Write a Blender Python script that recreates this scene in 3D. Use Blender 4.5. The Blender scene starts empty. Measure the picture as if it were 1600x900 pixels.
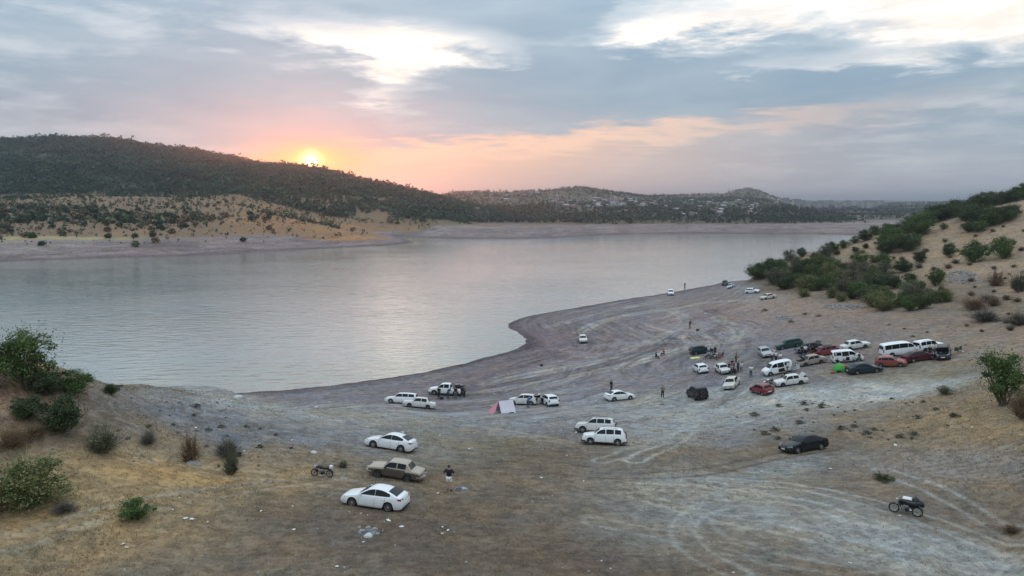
import bpy, bmesh, math, random
import numpy as np
from mathutils import Vector, Matrix
R = math.radians
random.seed(7); rng = np.random.default_rng(7)
SC = bpy.context.scene
COL = SC.collection

# ------------------------------------------------------------------ camera
CAM_H, F, PITCH = 29.0, 1130.0, R(6.7)      # drone height above the lake, focal length and rows in photo pixels (1600x900)
cam_d = bpy.data.cameras.new('camera'); cam = bpy.data.objects.new('camera', cam_d); COL.objects.link(cam)
cam.location = (0, 0, CAM_H); cam.rotation_euler = (R(90) - PITCH, 0, 0)
cam_d.sensor_width = 36; cam_d.lens = 36 * F / 1600
cam_d.clip_start = 0.5; cam_d.clip_end = 40000
SC.camera = cam
SC.view_settings.view_transform = 'Standard'; SC.view_settings.look = 'None'
SC.view_settings.exposure = .12; SC.view_settings.gamma = 1
SC.cycles.use_denoising = True
SC.cycles.max_bounces = 5; SC.cycles.diffuse_bounces = 2; SC.cycles.glossy_bounces = 2
SC.cycles.transparent_max_bounces = 6; SC.cycles.volume_bounces = 0
SC.cycles.sample_clamp_indirect = 4
# ------------------------------------------------------------------ sun
SUN_AZ = math.atan((490 - 800) / F)          # azimuth from +Y, negative = west of the view axis
SUN_EL = R(3.12); HAZE = .00019
SUN_DIR = Vector((math.sin(SUN_AZ) * math.cos(SUN_EL), math.cos(SUN_AZ) * math.cos(SUN_EL), math.sin(SUN_EL)))
sun_d = bpy.data.lights.new('sun', 'SUN'); sun = bpy.data.objects.new('sun', sun_d); COL.objects.link(sun)
sun_d.energy = .6; sun_d.angle = R(.6); sun_d.color = (1.0, 0.27, 0.12)
sun.rotation_euler = SUN_DIR.to_track_quat('Z', 'Y').to_euler(); sun.location = (0, 0, 60)


# ------------------------------------------------------------------ node expressions
class NT:
    def __init__(s, tree): s.t = tree; s.n = tree.nodes; s.l = tree.links
    def new(s, kind, **kw):
        n = s.n.new(kind)
        for k, v in kw.items(): setattr(n, k, v)
        return n
    def put(s, sock, v):
        if isinstance(v, E): s.l.new(v.s, sock)
        elif isinstance(v, (tuple, list)) and len(v) == 3 and sock.type == 'RGBA': sock.default_value = (*v, 1)
        else: sock.default_value = v
    def math(s, op, a, b=None, c=None, clamp=False):
        n = s.new('ShaderNodeMath', operation=op, use_clamp=clamp)
        for i, v in enumerate((a, b, c)):
            if v is not None: s.put(n.inputs[i], v)
        return E(s, n.outputs[0])
    def mix(s, f, a, b):
        n = s.new('ShaderNodeMix', data_type='RGBA')
        s.put(n.inputs[0], f); s.put(n.inputs[6], a); s.put(n.inputs[7], b)
        return E(s, n.outputs[2])
    def cmul(s, a, b, op='MULTIPLY'):
        n = s.new('ShaderNodeMix', data_type='RGBA', blend_type=op)
        n.inputs[0].default_value = 1; s.put(n.inputs[6], a); s.put(n.inputs[7], b)
        return E(s, n.outputs[2])
    def scale(s, col, f):
        n = s.new('ShaderNodeVectorMath', operation='SCALE'); s.put(n.inputs[0], col); s.put(n.inputs['Scale'], f)
        return E(s, n.outputs[0])
    def xyz(s, x, y, z=0.0):
        n = s.new('ShaderNodeCombineXYZ')
        for i, v in enumerate((x, y, z)): s.put(n.inputs[i], v)
        return E(s, n.outputs[0])
    def sep(s, v):
        n = s.new('ShaderNodeSeparateXYZ'); s.l.new(v.s, n.inputs[0])
        return [E(s, o) for o in n.outputs]
    def noise(s, vec, scale, detail=4, rough=.55, dist=0.0, out=0):
        n = s.new('ShaderNodeTexNoise'); s.l.new(vec.s, n.inputs['Vector'])
        n.inputs['Scale'].default_value = scale; n.inputs['Detail'].default_value = detail
        n.inputs['Roughness'].default_value = rough; n.inputs['Distortion'].default_value = dist
        return E(s, n.outputs[out])
    def voro(s, vec, scale, out='Distance', rnd=1.0):
        n = s.new('ShaderNodeTexVoronoi'); s.l.new(vec.s, n.inputs['Vector'])
        n.inputs['Scale'].default_value = scale; n.inputs['Randomness'].default_value = rnd
        return E(s, n.outputs[out])
    def sstep(s, x, a, b):
        n = s.new('ShaderNodeMapRange', interpolation_type='SMOOTHSTEP')
        s.put(n.inputs[0], x); n.inputs[1].default_value = a; n.inputs[2].default_value = b
        return E(s, n.outputs[0])
    def attr(s, name, out='Fac'):
        n = s.new('ShaderNodeAttribute', attribute_name=name); return E(s, n.outputs[out])


class E:
    def __init__(s, nt, sock): s.nt = nt; s.s = sock
    def __add__(a, b): return a.nt.math('ADD', a, b)
    __radd__ = __add__
    def __sub__(a, b): return a.nt.math('SUBTRACT', a, b)
    def __rsub__(a, b): return a.nt.math('SUBTRACT', b, a)
    def __mul__(a, b): return a.nt.math('MULTIPLY', a, b)
    __rmul__ = __mul__
    def __truediv__(a, b): return a.nt.math('DIVIDE', a, b)
    def clamp(a): return a.nt.math('ADD', a, 0.0, clamp=True)


def gauss(nt, x, y, cx, cy, rx, ry, rot=0.0):
    """soft elliptic spot exp(-q) around (cx, cy)"""
    dx, dy = x - cx, y - cy
    if rot:
        c, s_ = math.cos(rot), math.sin(rot)
        dx, dy = dx * c + dy * s_, dy * c - dx * s_
    q = nt.math('POWER', nt.math('ABSOLUTE', dx / rx), 2.0) + nt.math('POWER', nt.math('ABSOLUTE', dy / ry), 2.0)
    return nt.math('EXPONENT', q * -1.0)


# ------------------------------------------------------------------ world: cloudy sunset sky
W = bpy.data.worlds.new('World'); SC.world = W; W.use_nodes = True
nt = NT(W.node_tree); nt.n.clear()
tc = nt.new('ShaderNodeTexCoord'); D = E(nt, tc.outputs['Generated'])
dx, dy, dz = nt.sep(D)
az = nt.math('ARCTAN2', dx, dy)                       # azimuth, radians, 0 = north (view axis)
el = nt.math('ARCSINE', dz)
elc = nt.math('MAXIMUM', el, 0.0)
# cloud deck coordinates: a flat layer overhead seen in perspective
inv = nt.math('DIVIDE', 1.0, nt.math('MAXIMUM', dz, 0.0) + 0.09)
deck = nt.xyz(dx * inv * 0.8, dy * inv, 0.0)
n1 = nt.noise(deck, 0.75, 6, .55, 0.25)
n2 = nt.noise(deck, 2.6, 7, .6, 0.4)
flat = nt.xyz(az * 1.0, el * 4.5, 0.3)                 # streaky layers low over the horizon
n3 = nt.noise(flat, 3.2, 7, .55, 0.35)
n4 = nt.noise(flat, 11.0, 6, .58, 0.2)
wz = az + (n3 - 0.5) * 0.13 + (n4 - .5) * 0.07
we = el + (n2 - 0.5) * 0.075 + (n4 - 0.5) * 0.03


def A(px): return math.atan((px - 800) / F)
def EL(row): return (318 - row) / F * .985


def spot(px, row, rx, ry, rot=0.0): return gauss(nt, wz, we, A(px), EL(row), rx / F, ry / F, rot)
# bright breaks in the deck
br = (n1 - 0.5) * 1.2 + (n2 - 0.5) * 1.9 + (n4 - .5) * 1.3 - 0.05
for (px, row, rx, ry, g) in ((690, 88, 150, 26, 1.1), (585, 82, 90, 26, .8), (620, 130, 38, 45, .95), (480, 62, 90, 20, .6), (600, 160, 40, 10, .5), (60, 75, 260, 60, .12), (200, 20, 90, 22, .35),
                             (1010, 70, 90, 18, .9), (1180, 30, 190, 32, .95), (1110, 68, 140, 18, .8), (1490, 85, 170, 46, 1.0), (1380, 22, 150, 30, .7), (1060, 100, 60, 8, .4), (30, 35, 120, 16, .3), (1200, 125, 90, 12, .6),
                             (1340, 128, 60, 10, .5), (1000, 6, 70, 10, .5), (1700, 60, 260, 90, .5),
                             (700, 165, 80, 8, .35), (1300, 190, 160, 8, .22)):
    br = br + spot(px, row, rx, ry) * g
for (px, row, rx, ry, g) in ((250, 120, 330, 80, .6), (640, 14, 330, 28, .9), (470, 150, 120, 40, .4), (770, 150, 120, 20, .4), (950, 128, 230, 42, .85), (1330, 172, 420, 44, .55),
                             (860, 40, 90, 60, .9), (1290, 55, 70, 16, .35), (1250, 92, 150, 16, .6), (1230, 8, 90, 12, .5), (1340, 150, 260, 14, .4), (1400, 270, 500, 60, .25), (450, 190, 330, 30, .4), (1000, 190, 260, 16, .35),
                             (1230, 14, 110, 16, .35)):
    br = br - spot(px, row, rx, ry) * g
brm = nt.sstep(br, 0.02, 1.30)
brm2 = nt.sstep(br + (n4 - .5) * .8, -.60, .25)
sd = gauss(nt, az, el, SUN_AZ, SUN_EL, .42, .22)       # nearness to the sun
cool = nt.mix(nt.sstep(n3, .3, .7), (.20, .295, .385), (.31, .395, .46))
cool = nt.mix(brm2 * .60, cool, (.56, .60, .63))
lilac = nt.mix(nt.sstep(el, .02, .15), (.52, .53, .57), (.34, .41, .49))
base = nt.mix(nt.math('EXPONENT', elc * -11.0) * .8, cool, lilac)
bright = nt.mix(nt.sstep(n4, .35, .65), (.80, .71, .64), (.90, .86, .80))
bright = nt.mix(sd * .5, bright, (1.4, 1.2, .95))
col = nt.mix(brm, base, bright)
# orange band under the deck, strongest beside the sun
lineel = EL(238) + (wz - A(560)) * .085
below = nt.sstep(lineel - we, -.012, .010)
azfar = nt.math('EXPONENT', nt.math('POWER', nt.math('ABSOLUTE', (wz - A(640)) / .36), 2.0) * -1.0)
streak = gauss(nt, we, wz, 0, A(820), 1e3, .34)
thin = nt.math('EXPONENT', nt.math('POWER', nt.math('ABSOLUTE', (we - lineel + .014) / .014), 2.0) * -1.0) * streak
peach = nt.mix(nt.sstep(el, .0, .07), (.83, .60, .50), (1.0, .60, .40))
col = nt.mix((below * azfar * .85).clamp(), col, peach)
col = nt.mix((thin * .75).clamp(), col, (1.0, .66, .47))
pink = gauss(nt, wz, we, A(500), EL(205), .24, .035)
col = nt.mix(pink * .30, col, (.72, .45, .46))
# the sun behind thin cloud
sx, sy, sz = SUN_DIR
ca = dx * sx + dy * sy + dz * sz
ang = nt.math('ARCCOSINE', nt.math('MINIMUM', ca, 1.0))
hgl = gauss(nt, az, el, SUN_AZ, SUN_EL, .060, .020)
core = nt.math('EXPONENT', nt.math('POWER', ang / .0095, 2.0) * -1.0)
red = gauss(nt, az, el, SUN_AZ, SUN_EL - .004, .075, .034)
col = nt.mix((red * .75).clamp(), col, (1.0, .36, .22))
col = nt.mix((hgl * .95).clamp(), col, (1.35, .52, .15))
halo = gauss(nt, az, el, SUN_AZ, SUN_EL, .026, .014)
col = nt.mix((halo * .9).clamp(), col, (1.6, .92, .28))
col = nt.cmul(col, nt.scale(nt.mix(0.0, (3, 2.1, 1.0), (3, 2.1, 1.0)), core), 'ADD')
# an overcast sky is about three times as bright overhead as at the horizon
lift = (nt.math('SINE', elc) * 2.0 + 1.0) * .99
col = nt.scale(col, nt.math('MAXIMUM', lift * 1.0, 0.0))
col = nt.mix(nt.sstep(el, .0, -.03), col, (.30, .30, .31))
sky = nt.new('ShaderNodeTexSky'); sky.sky_type = 'NISHITA'; sky.sun_disc = False
sky.sun_elevation = SUN_EL; sky.sun_rotation = SUN_AZ
bg1 = nt.new('ShaderNodeBackground'); nt.l.new(sky.outputs[0], bg1.inputs[0]); bg1.inputs[1].default_value = .05
bg2 = nt.new('ShaderNodeBackground'); nt.l.new(col.s, bg2.inputs[0]); bg2.inputs[1].default_value = 1.0
ad = nt.new('ShaderNodeMixShader'); ad.inputs[0].default_value = .92
out = nt.new('ShaderNodeOutputWorld')
nt.l.new(bg1.outputs[0], ad.inputs[1]); nt.l.new(bg2.outputs[0], ad.inputs[2]); nt.l.new(ad.outputs[0], out.inputs[0])


# ------------------------------------------------------------------ numpy helpers
def hash2(ix, iy, seed):
    h = (ix.astype(np.int64) * 374761393 + iy.astype(np.int64) * 668265263 + seed * 974634777) & 0xFFFFFFFF
    h = ((h ^ (h >> 13)) * 1274126177) & 0xFFFFFFFF
    h = (h ^ (h >> 16)) & 0xFFFFFF
    return h / float(0xFFFFFF)


def vnoise(x, y, seed=0):
    ix, iy = np.floor(x), np.floor(y); fx, fy = x - ix, y - iy
    sx_, sy_ = fx * fx * (3 - 2 * fx), fy * fy * (3 - 2 * fy)
    a, b = hash2(ix, iy, seed), hash2(ix + 1, iy, seed)
    c, d = hash2(ix, iy + 1, seed), hash2(ix + 1, iy + 1, seed)
    return (a + (b - a) * sx_) * (1 - sy_) + (c + (d - c) * sx_) * sy_


def fbm(x, y, scale, octv=4, seed=0, gain=.5):
    """fractal noise, roughly -1..1, first wavelength = scale metres"""
    s, a, t = 0, 1.0, 0
    for o in range(octv):
        s = s + a * (vnoise(x / scale * 2 ** o + 17.3 * o, y / scale * 2 ** o - 9.1 * o, seed + o) * 2 - 1); t += a; a *= gain
    return s / t * 1.6


def smooth(x, a, b):
    t = np.clip((x - a) / (b - a), 0, 1); return t * t * (3 - 2 * t)


SP, CP = math.sin(PITCH), math.cos(PITCH)


def slope(row):                     # world z gained per metre of depth along a photo row
    v = -(np.asarray(row, float) - 450) / F
    return (-SP + v * CP) / (CP + v * SP)


def upx(px, row=450):
    v = -(np.asarray(row, float) - 450) / F
    return (np.asarray(px, float) - 800) / F / (CP + v * SP)


def project(X, Y, Z):               # world -> photo pixel
    dzc = Z - CAM_H
    f = Y * CP - dzc * SP; up = Y * SP + dzc * CP
    f = np.where(f < .1, .1, f)
    return 800 + F * X / f, 450 - F * up / f


def on_plane(px, row, z=0.0):
    Y = (z - CAM_H) / slope(row); return (float(upx(px, row) * Y), float(Y))


# ------------------------------------------------------------------ terrain
def seg_dist(X, Y, pts, closed=False):
    best = np.full(X.shape, 1e18)
    P = list(pts) + ([pts[0]] if closed else [])
    for (ax, ay), (bx, by) in zip(P[:-1], P[1:]):
        ex, ey = bx - ax, by - ay; L2 = ex * ex + ey * ey + 1e-9
        t = np.clip(((X - ax) * ex + (Y - ay) * ey) / L2, 0, 1)
        best = np.minimum(best, (X - ax - t * ex) ** 2 + (Y - ay - t * ey) ** 2)
    return np.sqrt(best)


def inside(X, Y, pts):
    r = np.zeros(X.shape, bool); n = len(pts)
    for i in range(n):
        (ax, ay), (bx, by) = pts[i], pts[(i + 1) % n]
        if ay == by: continue
        c = ((ay > Y) != (by > Y)) & (X < (bx - ax) * (Y - ay) / (by - ay) + ax); r ^= c
    return r


def chaikin(pts, n=2, closed=False):
    pts = [tuple(map(float, p)) for p in pts]
    for _ in range(n):
        q = [] if closed else [pts[0]]
        for a, b in zip(pts, pts[1:] + ([pts[0]] if closed else [])):
            q.append(tuple(.75 * u + .25 * v for u, v in zip(a, b))); q.append(tuple(.25 * u + .75 * v for u, v in zip(a, b)))
        if not closed: q.append(pts[-1])
        pts = q
    return pts


NEAR_VIS = [on_plane(*p) for p in ((0, 632), (150, 627), (330, 617), (400, 613), (480, 606), (600, 592), (700, 575), (780, 553), (815, 543), (826, 532),
            (814, 521), (797, 514), (793, 507), (803, 500), (830, 493), (880, 484), (960, 470), (1048, 457), (1110, 446), (1135, 440))]
NEAR = chaikin([(-600, 90), (-300, 100)] + NEAR_VIS + [(115, 290), (150, 315), (220, 340), (350, 360), (900, 380)], 2) + [(900, -400), (-600, -400)]
FAR_VIS = [on_plane(*p) for p in ((-300, 416), (0, 409), (200, 402), (330, 399), (400, 394), (560, 386), (620, 383), (650, 380.3), (640, 376), (625, 371), (615, 368.3),
           (640, 369.5), (660, 371), (700, 373), (800, 373), (870, 372), (900, 369), (960, 366.5), (1050, 364.5), (1200, 365.5), (1330, 366.5), (1500, 367), (2000, 368))]
FAR = chaikin([(-2500, 300)] + FAR_VIS + [(2500, 640)], 2) + [(16000, 640), (16000, 20000), (-16000, 20000), (-16000, 300)]

# height profiles along photo columns: (row, depth) where the photograph shows it, (None, depth, height) where it is hidden
NCOL = {
    -500: [(None, -30, 14), (None, 38, 15), (None, 60, 20), (None, 75, 16), (None, 90, 8), (None, 110, 2)],
    0: [(None, -30, 9), (None, 20, 9), (900, 38), (800, 43), (700, 49), (640, 53), (590, 56.5), (558, 60), (None, 70, 13.5), (None, 85, 7), (None, 100, 3)],
    130: [(None, -30, 9), (None, 20, 9.2), (900, 38), (800, 44), (700, 52), (640, 58), (590, 64), (None, 75, 9.5), (None, 90, 5), (None, 104, 2)],
    230: [(None, -30, 9), (None, 20, 9.2), (900, 38.2), (800, 45), (700, 55.5), (640, 65), (603, 74), (None, 86, 6.5), (None, 100, 3)],
    330: [(None, -30, 9), (None, 20, 9.2), (900, 38.5), (800, 46), (740, 53), (700, 58.5), (660, 66), (630, 75), (616, 82), (None, 95, 4.5), (None, 106, 2)],
    500: [(None, -30, 9), (None, 20, 9.6), (900, 38), (800, 47.5), (740, 55), (700, 62), (660, 73), (640, 81), (620, 93), (610, 105), (None, 130, 1)],
    700: [(None, -30, 9), (None, 20, 9.8), (900, 38), (790, 50), (740, 57.5), (700, 66), (660, 81), (635, 94.5), (620, 104), (600, 113), (None, 140, 1.5)],
    880: [(None, -30, 9), (None, 20, 9.6), (900, 38.3), (800, 49), (740, 58), (700, 66.5), (660, 82), (635, 95), (600, 111), (560, 130.5), (520, 157), (None, 230, 1.6)],
    1048: [(None, -30, 9), (None, 20, 9.4), (900, 38.6), (800, 49.5), (740, 58.5), (700, 68), (660, 83), (640, 93), (600, 109), (560, 128), (520, 154), (490, 183), (470, 209), (None, 260, 1.6)],
    1130: [(None, -30, 9), (None, 20, 9.4), (900, 38.8), (800, 49.5), (740, 60), (700, 69), (660, 82), (640, 91), (600, 105), (560, 122.5), (520, 146), (480, 182), (450, 221), (440, 240), (None, 255, 2.6), (None, 275, 1)],
    1250: [(None, -30, 9), (None, 20, 9.4), (900, 39), (800, 49), (740, 59.5), (700, 68), (640, 86), (600, 97), (560, 112), (540, 120), (510, 138), (480, 166), (450, 198), (420, 219), (396, 235), (None, 270, 8), (None, 300, 3)],
    1400: [(None, -30, 9), (None, 20, 9.2), (900, 39.5), (800, 49), (740, 58.5), (700, 66), (640, 80), (600, 92.6), (560, 104), (540, 111), (510, 126), (480, 148), (450, 174), (400, 206), (356, 240), (None, 275, 17), (None, 320, 4)],
    1500: [(None, -30, 9), (None, 20, 9), (900, 40), (800, 48.5), (700, 63), (640, 75), (600, 86), (560, 99), (520, 115), (480, 137), (440, 162), (400, 188), (360, 212), (326, 238), (None, 280, 22), (None, 330, 5)],
    1600: [(None, -30, 9), (None, 20, 9), (900, 41), (800, 48), (700, 59), (640, 69), (600, 78.5), (560, 92), (520, 106), (480, 128), (440, 150), (400, 174), (350, 203), (303, 235), (None, 300, 25), (None, 360, 5)],
    1900: [(None, -30, 11), (None, 20, 12), (None, 60, 14), (None, 100, 16), (None, 150, 24), (None, 200, 36), (None, 260, 42), (None, 330, 25), (None, 380, 5)],
}
FCOL = {
    -500: [(None, 350, 8), (None, 420, 14), (None, 600, 30), (None, 700, 40), (None, 1000, 118), (None, 1300, 100), (None, 2500, 40)],
    0: [(None, 360, 9), (378, 400), (350, 470), (325, 560), (309, 630), (None, 720, 33), (262, 820), (216, 1000), (None, 1300, 90), (None, 2500, 40), (None, 9000, 60)],
    100: [(None, 360, 9), (378, 405), (350, 480), (325, 565), (309, 630), (None, 720, 33), (262, 820), (213, 1000), (None, 1300, 90), (None, 2500, 40), (None, 9000, 60)],
    200: [(None, 360, 9), (374, 420), (350, 490), (325, 565), (309, 630), (None, 720, 33), (262, 820), (218, 1000), (None, 1300, 90), (None, 2500, 40), (None, 9000, 60)],
    300: [(None, 380, 9), (372, 430), (350, 490), (325, 565), (308, 640), (None, 720, 34), (270, 820), (231, 980), (None, 1300, 80), (None, 2500, 40), (None, 9000, 60)],
    400: [(None, 400, 9), (368, 450), (345, 510), (320, 590), (308, 650), (290, 750), (253, 960), (None, 1300, 60), (None, 2500, 40), (None, 9000, 60)],
    490: [(None, 420, 9), (364, 470), (345, 520), (325, 600), (312, 690), (300, 760), (264, 950), (None, 1300, 45), (None, 2500, 35), (None, 9000, 60)],
    600: [(None, 500, 9), (362, 525), (355, 570), (347, 640), (333, 720), (318, 790), (289, 930), (None, 1300, 30), (None, 2500, 30), (None, 9000, 60)],
    700: [(None, 550, 9), (357, 650), (348, 700), (335, 780), (322, 850), (308, 930), (None, 1100, 25), (303, 1500), (None, 2500, 30), (None, 9000, 60)],
    740: [(None, 550, 9), (353, 690), (343, 780), (330, 900), (312, 1200), (300.5, 1500), (None, 2500, 30), (None, 9000, 60)],
    800: [(None, 550, 9), (353, 690), (343, 780), (330, 900), (312, 1200), (300, 1500), (None, 2500, 30), (None, 9000, 60)],
    900: [(None, 550, 9), (353, 690), (340, 780), (330, 950), (318, 1150), (308, 1350), (290, 1700), (None, 2500, 30), (None, 9000, 60)],
    1000: [(None, 550, 9), (352, 710), (336, 800), (328, 950), (318, 1200), (312, 1500), (306, 1800), (None, 2700, 30), (None, 9000, 60)],
    1100: [(None, 600, 9), (352, 720), (336, 820), (330, 980), (320, 1200), (312, 1500), (305, 1900), (None, 2700, 30), (None, 9000, 60)],
    1140: [(None, 600, 9), (352, 720), (338, 820), (330, 980), (320, 1250), (310, 1550), (302, 1850), (None, 2700, 30), (None, 9000, 60)],
    1165: [(None, 600, 9), (352, 720), (338, 820), (330, 980), (320, 1250), (308, 1550), (288, 1850), (None, 2700, 20), (None, 9000, 60)],
    1195: [(None, 600, 9), (352, 720), (336, 820), (330, 980), (322, 1250), (314, 1550), (304, 1850), (None, 2700, 20), (None, 9000, 60)],
    1220: [(None, 600, 9), (353, 720), (334, 820), (321, 960), (None, 1150, 15), (321, 1550), (312, 1850), (None, 2700, 20), (314, 6500), (None, 9000, 60)],
    1280: [(None, 600, 9), (354, 720), (345, 800), (337, 960), (None, 1150, 14), (328, 1700), (321, 2500), (316, 3600), (313.5, 6500), (None, 9000, 60)],
    1340: [(None, 600, 9), (354, 720), (346, 800), (340, 960), (332, 1300), (326, 1800), (320, 2600), (316.5, 3600), (312.5, 6500), (None, 9000, 60)],
    1440: [(None, 600, 9), (354, 720), (346, 800), (340, 960), (330, 1300), (322, 1800), (315, 2500), (None, 3600, 30), (315, 6500), (None, 9000, 60)],
    1520: [(None, 600, 9), (354, 720), (346, 800), (338, 960), (326, 1300), (318, 1800), (312, 2500), (None, 3600, 30), (315, 6500), (None, 9000, 60)],
    1650: [(None, 600, 9), (354, 720), (346, 800), (338, 960), (326, 1300), (318, 1800), (313, 2500), (None, 3600, 30), (315, 6500), (None, 9000, 60)],
    2100: [(None, 600, 9), (354, 720), (338, 960), (326, 1300), (None, 2500, 40), (None, 9000, 60)],
}


def col_table(cols, Ys):
    us, tab = [], []
    for px in sorted(cols):
        d, z = [], []
        for p in cols[px]:
            if p[0] is None: d.append(p[1]); z.append(p[2])
            else: d.append(p[1]); z.append(CAM_H + float(slope(p[0])) * p[1])
        zi = np.interp(Ys, d, z)
        k = max(1.0, 1)
        us.append((px - 800) / F / CP); tab.append(zi)
    return np.array(us), np.array(tab)


def smooth_rows(tab, Ys, rel):
    """blur each profile over a window proportional to its depth"""
    out = np.empty_like(tab)
    for j, y in enumerate(Ys):
        w = max(1.0, abs(y) * rel); lo, hi = np.searchsorted(Ys, (y - w, y + w)); out[:, j] = tab[:, lo:max(hi, lo + 1)].mean(axis=1)
    return out


YT = np.concatenate([np.arange(-30, 30, 1.0), np.exp(np.arange(math.log(30), math.log(9500), .006))])
nu, ntab = col_table(NCOL, YT); ntab = smooth_rows(ntab, YT, .05)
fu, ftab = col_table(FCOL, YT); ftab = smooth_rows(ftab, YT, .035)
UT = np.linspace(-1.6, 1.9, 500)


def spread_cols(us, tab):
    t = np.array([np.interp(UT, us, tab[:, j]) for j in range(tab.shape[1])]).T
    k = np.exp(-np.linspace(-1.6, 1.6, 9) ** 2); k /= k.sum()
    tp = np.pad(t, ((4, 4), (0, 0)), mode='edge')
    return sum(k[i] * tp[i:i + t.shape[0]] for i in range(9))


NT_, FT_ = spread_cols(nu, ntab), spread_cols(fu, ftab)


def tab_at(T, u, Y):
    a = np.clip((u - UT[0]) / (UT[1] - UT[0]), 0, len(UT) - 1.001); ia = a.astype(int); fa = a - ia
    b = np.clip(np.interp(Y, YT, np.arange(len(YT))), 0, len(YT) - 1.001); ib = b.astype(int); fb = b - ib
    return (T[ia, ib] * (1 - fa) + T[ia + 1, ib] * fa) * (1 - fb) + (T[ia, ib + 1] * (1 - fa) + T[ia + 1, ib + 1] * fa) * fb


def terrain(X, Y):
    """height and signed distances to the two shorelines"""
    u = X / np.maximum(Y, 22.0)
    dN = seg_dist(X, Y, NEAR, True) * np.where(inside(X, Y, NEAR), 1, -1)
    dF = seg_dist(X, Y, FAR, True) * np.where(inside(X, Y, FAR), 1, -1)
    zn, zf = tab_at(NT_, u, Y), tab_at(FT_, u, Y)
    px = 800 + u * F
    dN = dN + smooth(dN, 12, 3) * smooth(dN, -6, 0) * (.5 * fbm(X, Y, 7, 3, 301) + .25 * fbm(X, Y, 1.8, 2, 302))
    kn = .055 + .45 * smooth(px, 420, 260) + .35 * smooth(px, 1120, 1250)
    capn = np.where(dN > 0, kn * dN + .004 * dN ** 2 * smooth(dN, 0, 40), .09 * dN)
    kf = .16 + .1 * smooth(Y, 900, 1500)
    capf = np.where(dF > 0, kf * dF + .0004 * dF ** 2, .09 * dF)
    sN = smooth(dN, 3, 40); sF = smooth(dF, 10, 90)
    hill = smooth(zn, 8.5, 15)
    zn = zn + sN * (.10 * fbm(X, Y, 9, 3, 3) + .05 * fbm(X, Y, 2.2, 3, 9)) + sN * hill * (1.0 * fbm(X, Y, 30, 3, 5) + .3 * fbm(X, Y, 8, 3, 6))
    gul = smooth(px, 420, 200) * smooth(dN, 2, 10) * smooth(dN, 80, 40)
    zn = zn + gul * .30 * fbm(X, Y, 3.2, 3, 15)
    zf = zf + sF * (2.2 * fbm(X, Y, 90, 4, 21) * smooth(Y, 3500, 1500) + 2.0 * fbm(X, Y, 170, 3, 22) * smooth(Y, 700, 900))
    def smin(a, b, k):
        h = np.clip(.5 + .5 * (b - a) / k, 0, 1); return b * (1 - h) + a * h - k * h * (1 - h)
    zN = np.maximum(smin(zn, capn, .5), -7); zF = np.maximum(smin(zf, capf, 1.5), -7)
    return np.maximum(zN, zF), dN, dF


YR = [-24.0]
while YR[-1] < 9000:
    y = YR[-1]
    YR.append(y + (1.2 if y < 33 else max(.16, min(y * y / 24000 * 1.5, .0062 * y))))
YR = np.array(YR)
UR = np.concatenate([np.linspace(-1.5, -.60, 60)[:-1], np.linspace(-.60, .60, 780), np.linspace(.60, 1.5, 60)[1:]])
APEX = 9.0
GU, GY = np.meshgrid(UR, YR)
GX = GU * (np.abs(GY + APEX) * (GY > 0) + (GY <= 0) * APEX + 26 * np.exp(-np.maximum(GY, 0) / 18.0))
GZ, GDN, GDF = terrain(GX.ravel(), GY.ravel()); GZ = GZ.reshape(GX.shape); GDN = GDN.reshape(GX.shape); GDF = GDF.reshape(GX.shape)


def height(x, y):
    z, _, _ = terrain(np.atleast_1d(np.asarray(x, float)), np.atleast_1d(np.asarray(y, float)))
    return float(z[0]) if np.ndim(x) == 0 else z


RT = np.exp(np.linspace(math.log(30), math.log(4000), 700))


def ground_px(px, row):
    """the point of the ground seen at a photo pixel"""
    u, s = float(upx(px, row)), float(slope(row))
    z = terrain(u * RT, RT)[0]; z = np.maximum(z, 0)
    below = np.nonzero(CAM_H + s * RT < z)[0]
    if len(below) == 0: return None
    i = max(below[0], 1); a, b = RT[i - 1], RT[i]
    yy = np.linspace(a, b, 12); zz = np.maximum(terrain(u * yy, yy)[0], 0)
    k = np.nonzero(CAM_H + s * yy < zz)[0]; y = yy[k[0]] if len(k) else b
    return Vector((u * y, y, height(u * y, y)))


def raw_mesh(name, verts, faces, mat=None, smooth_=False):
    """faces: (n, k) int array, all the same size"""
    verts = np.asarray(verts, np.float32); faces = np.asarray(faces, np.int32)
    me = bpy.data.meshes.new(name); k = faces.shape[1]
    me.vertices.add(len(verts)); me.vertices.foreach_set('co', verts.ravel())
    me.loops.add(faces.size); me.loops.foreach_set('vertex_index', faces.ravel())
    me.polygons.add(len(faces)); me.polygons.foreach_set('loop_start', np.arange(0, faces.size, k, dtype=np.int32))
    try: me.polygons.foreach_set('loop_total', np.full(len(faces), k, np.int32))
    except Exception: pass
    if mat: me.materials.append(mat)
    me.update(calc_edges=True)
    if smooth_: me.polygons.foreach_set('use_smooth', np.ones(len(faces), bool))
    return me


def link(name, me, parent=None, loc=None):
    o = bpy.data.objects.new(name, me); COL.objects.link(o)
    if parent: o.parent = parent
    if loc is not None: o.location = loc
    return o


def tag(o, label=None, cat=None, group=None, kind=None):
    if label: o['label'] = label
    if cat: o['category'] = cat
    if group: o['group'] = group
    if kind: o['kind'] = kind
    return o


def vfloat(me, name, arr):
    a = me.attributes.new(name, 'FLOAT', 'POINT'); a.data.foreach_set('value', np.asarray(arr, np.float32).ravel())


def vcolor(me, name, arr):
    a = me.attributes.new(name, 'FLOAT_COLOR', 'POINT'); c = np.ones((len(arr), 4), np.float32); c[:, :3] = arr
    a.data.foreach_set('color', c.ravel())


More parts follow.
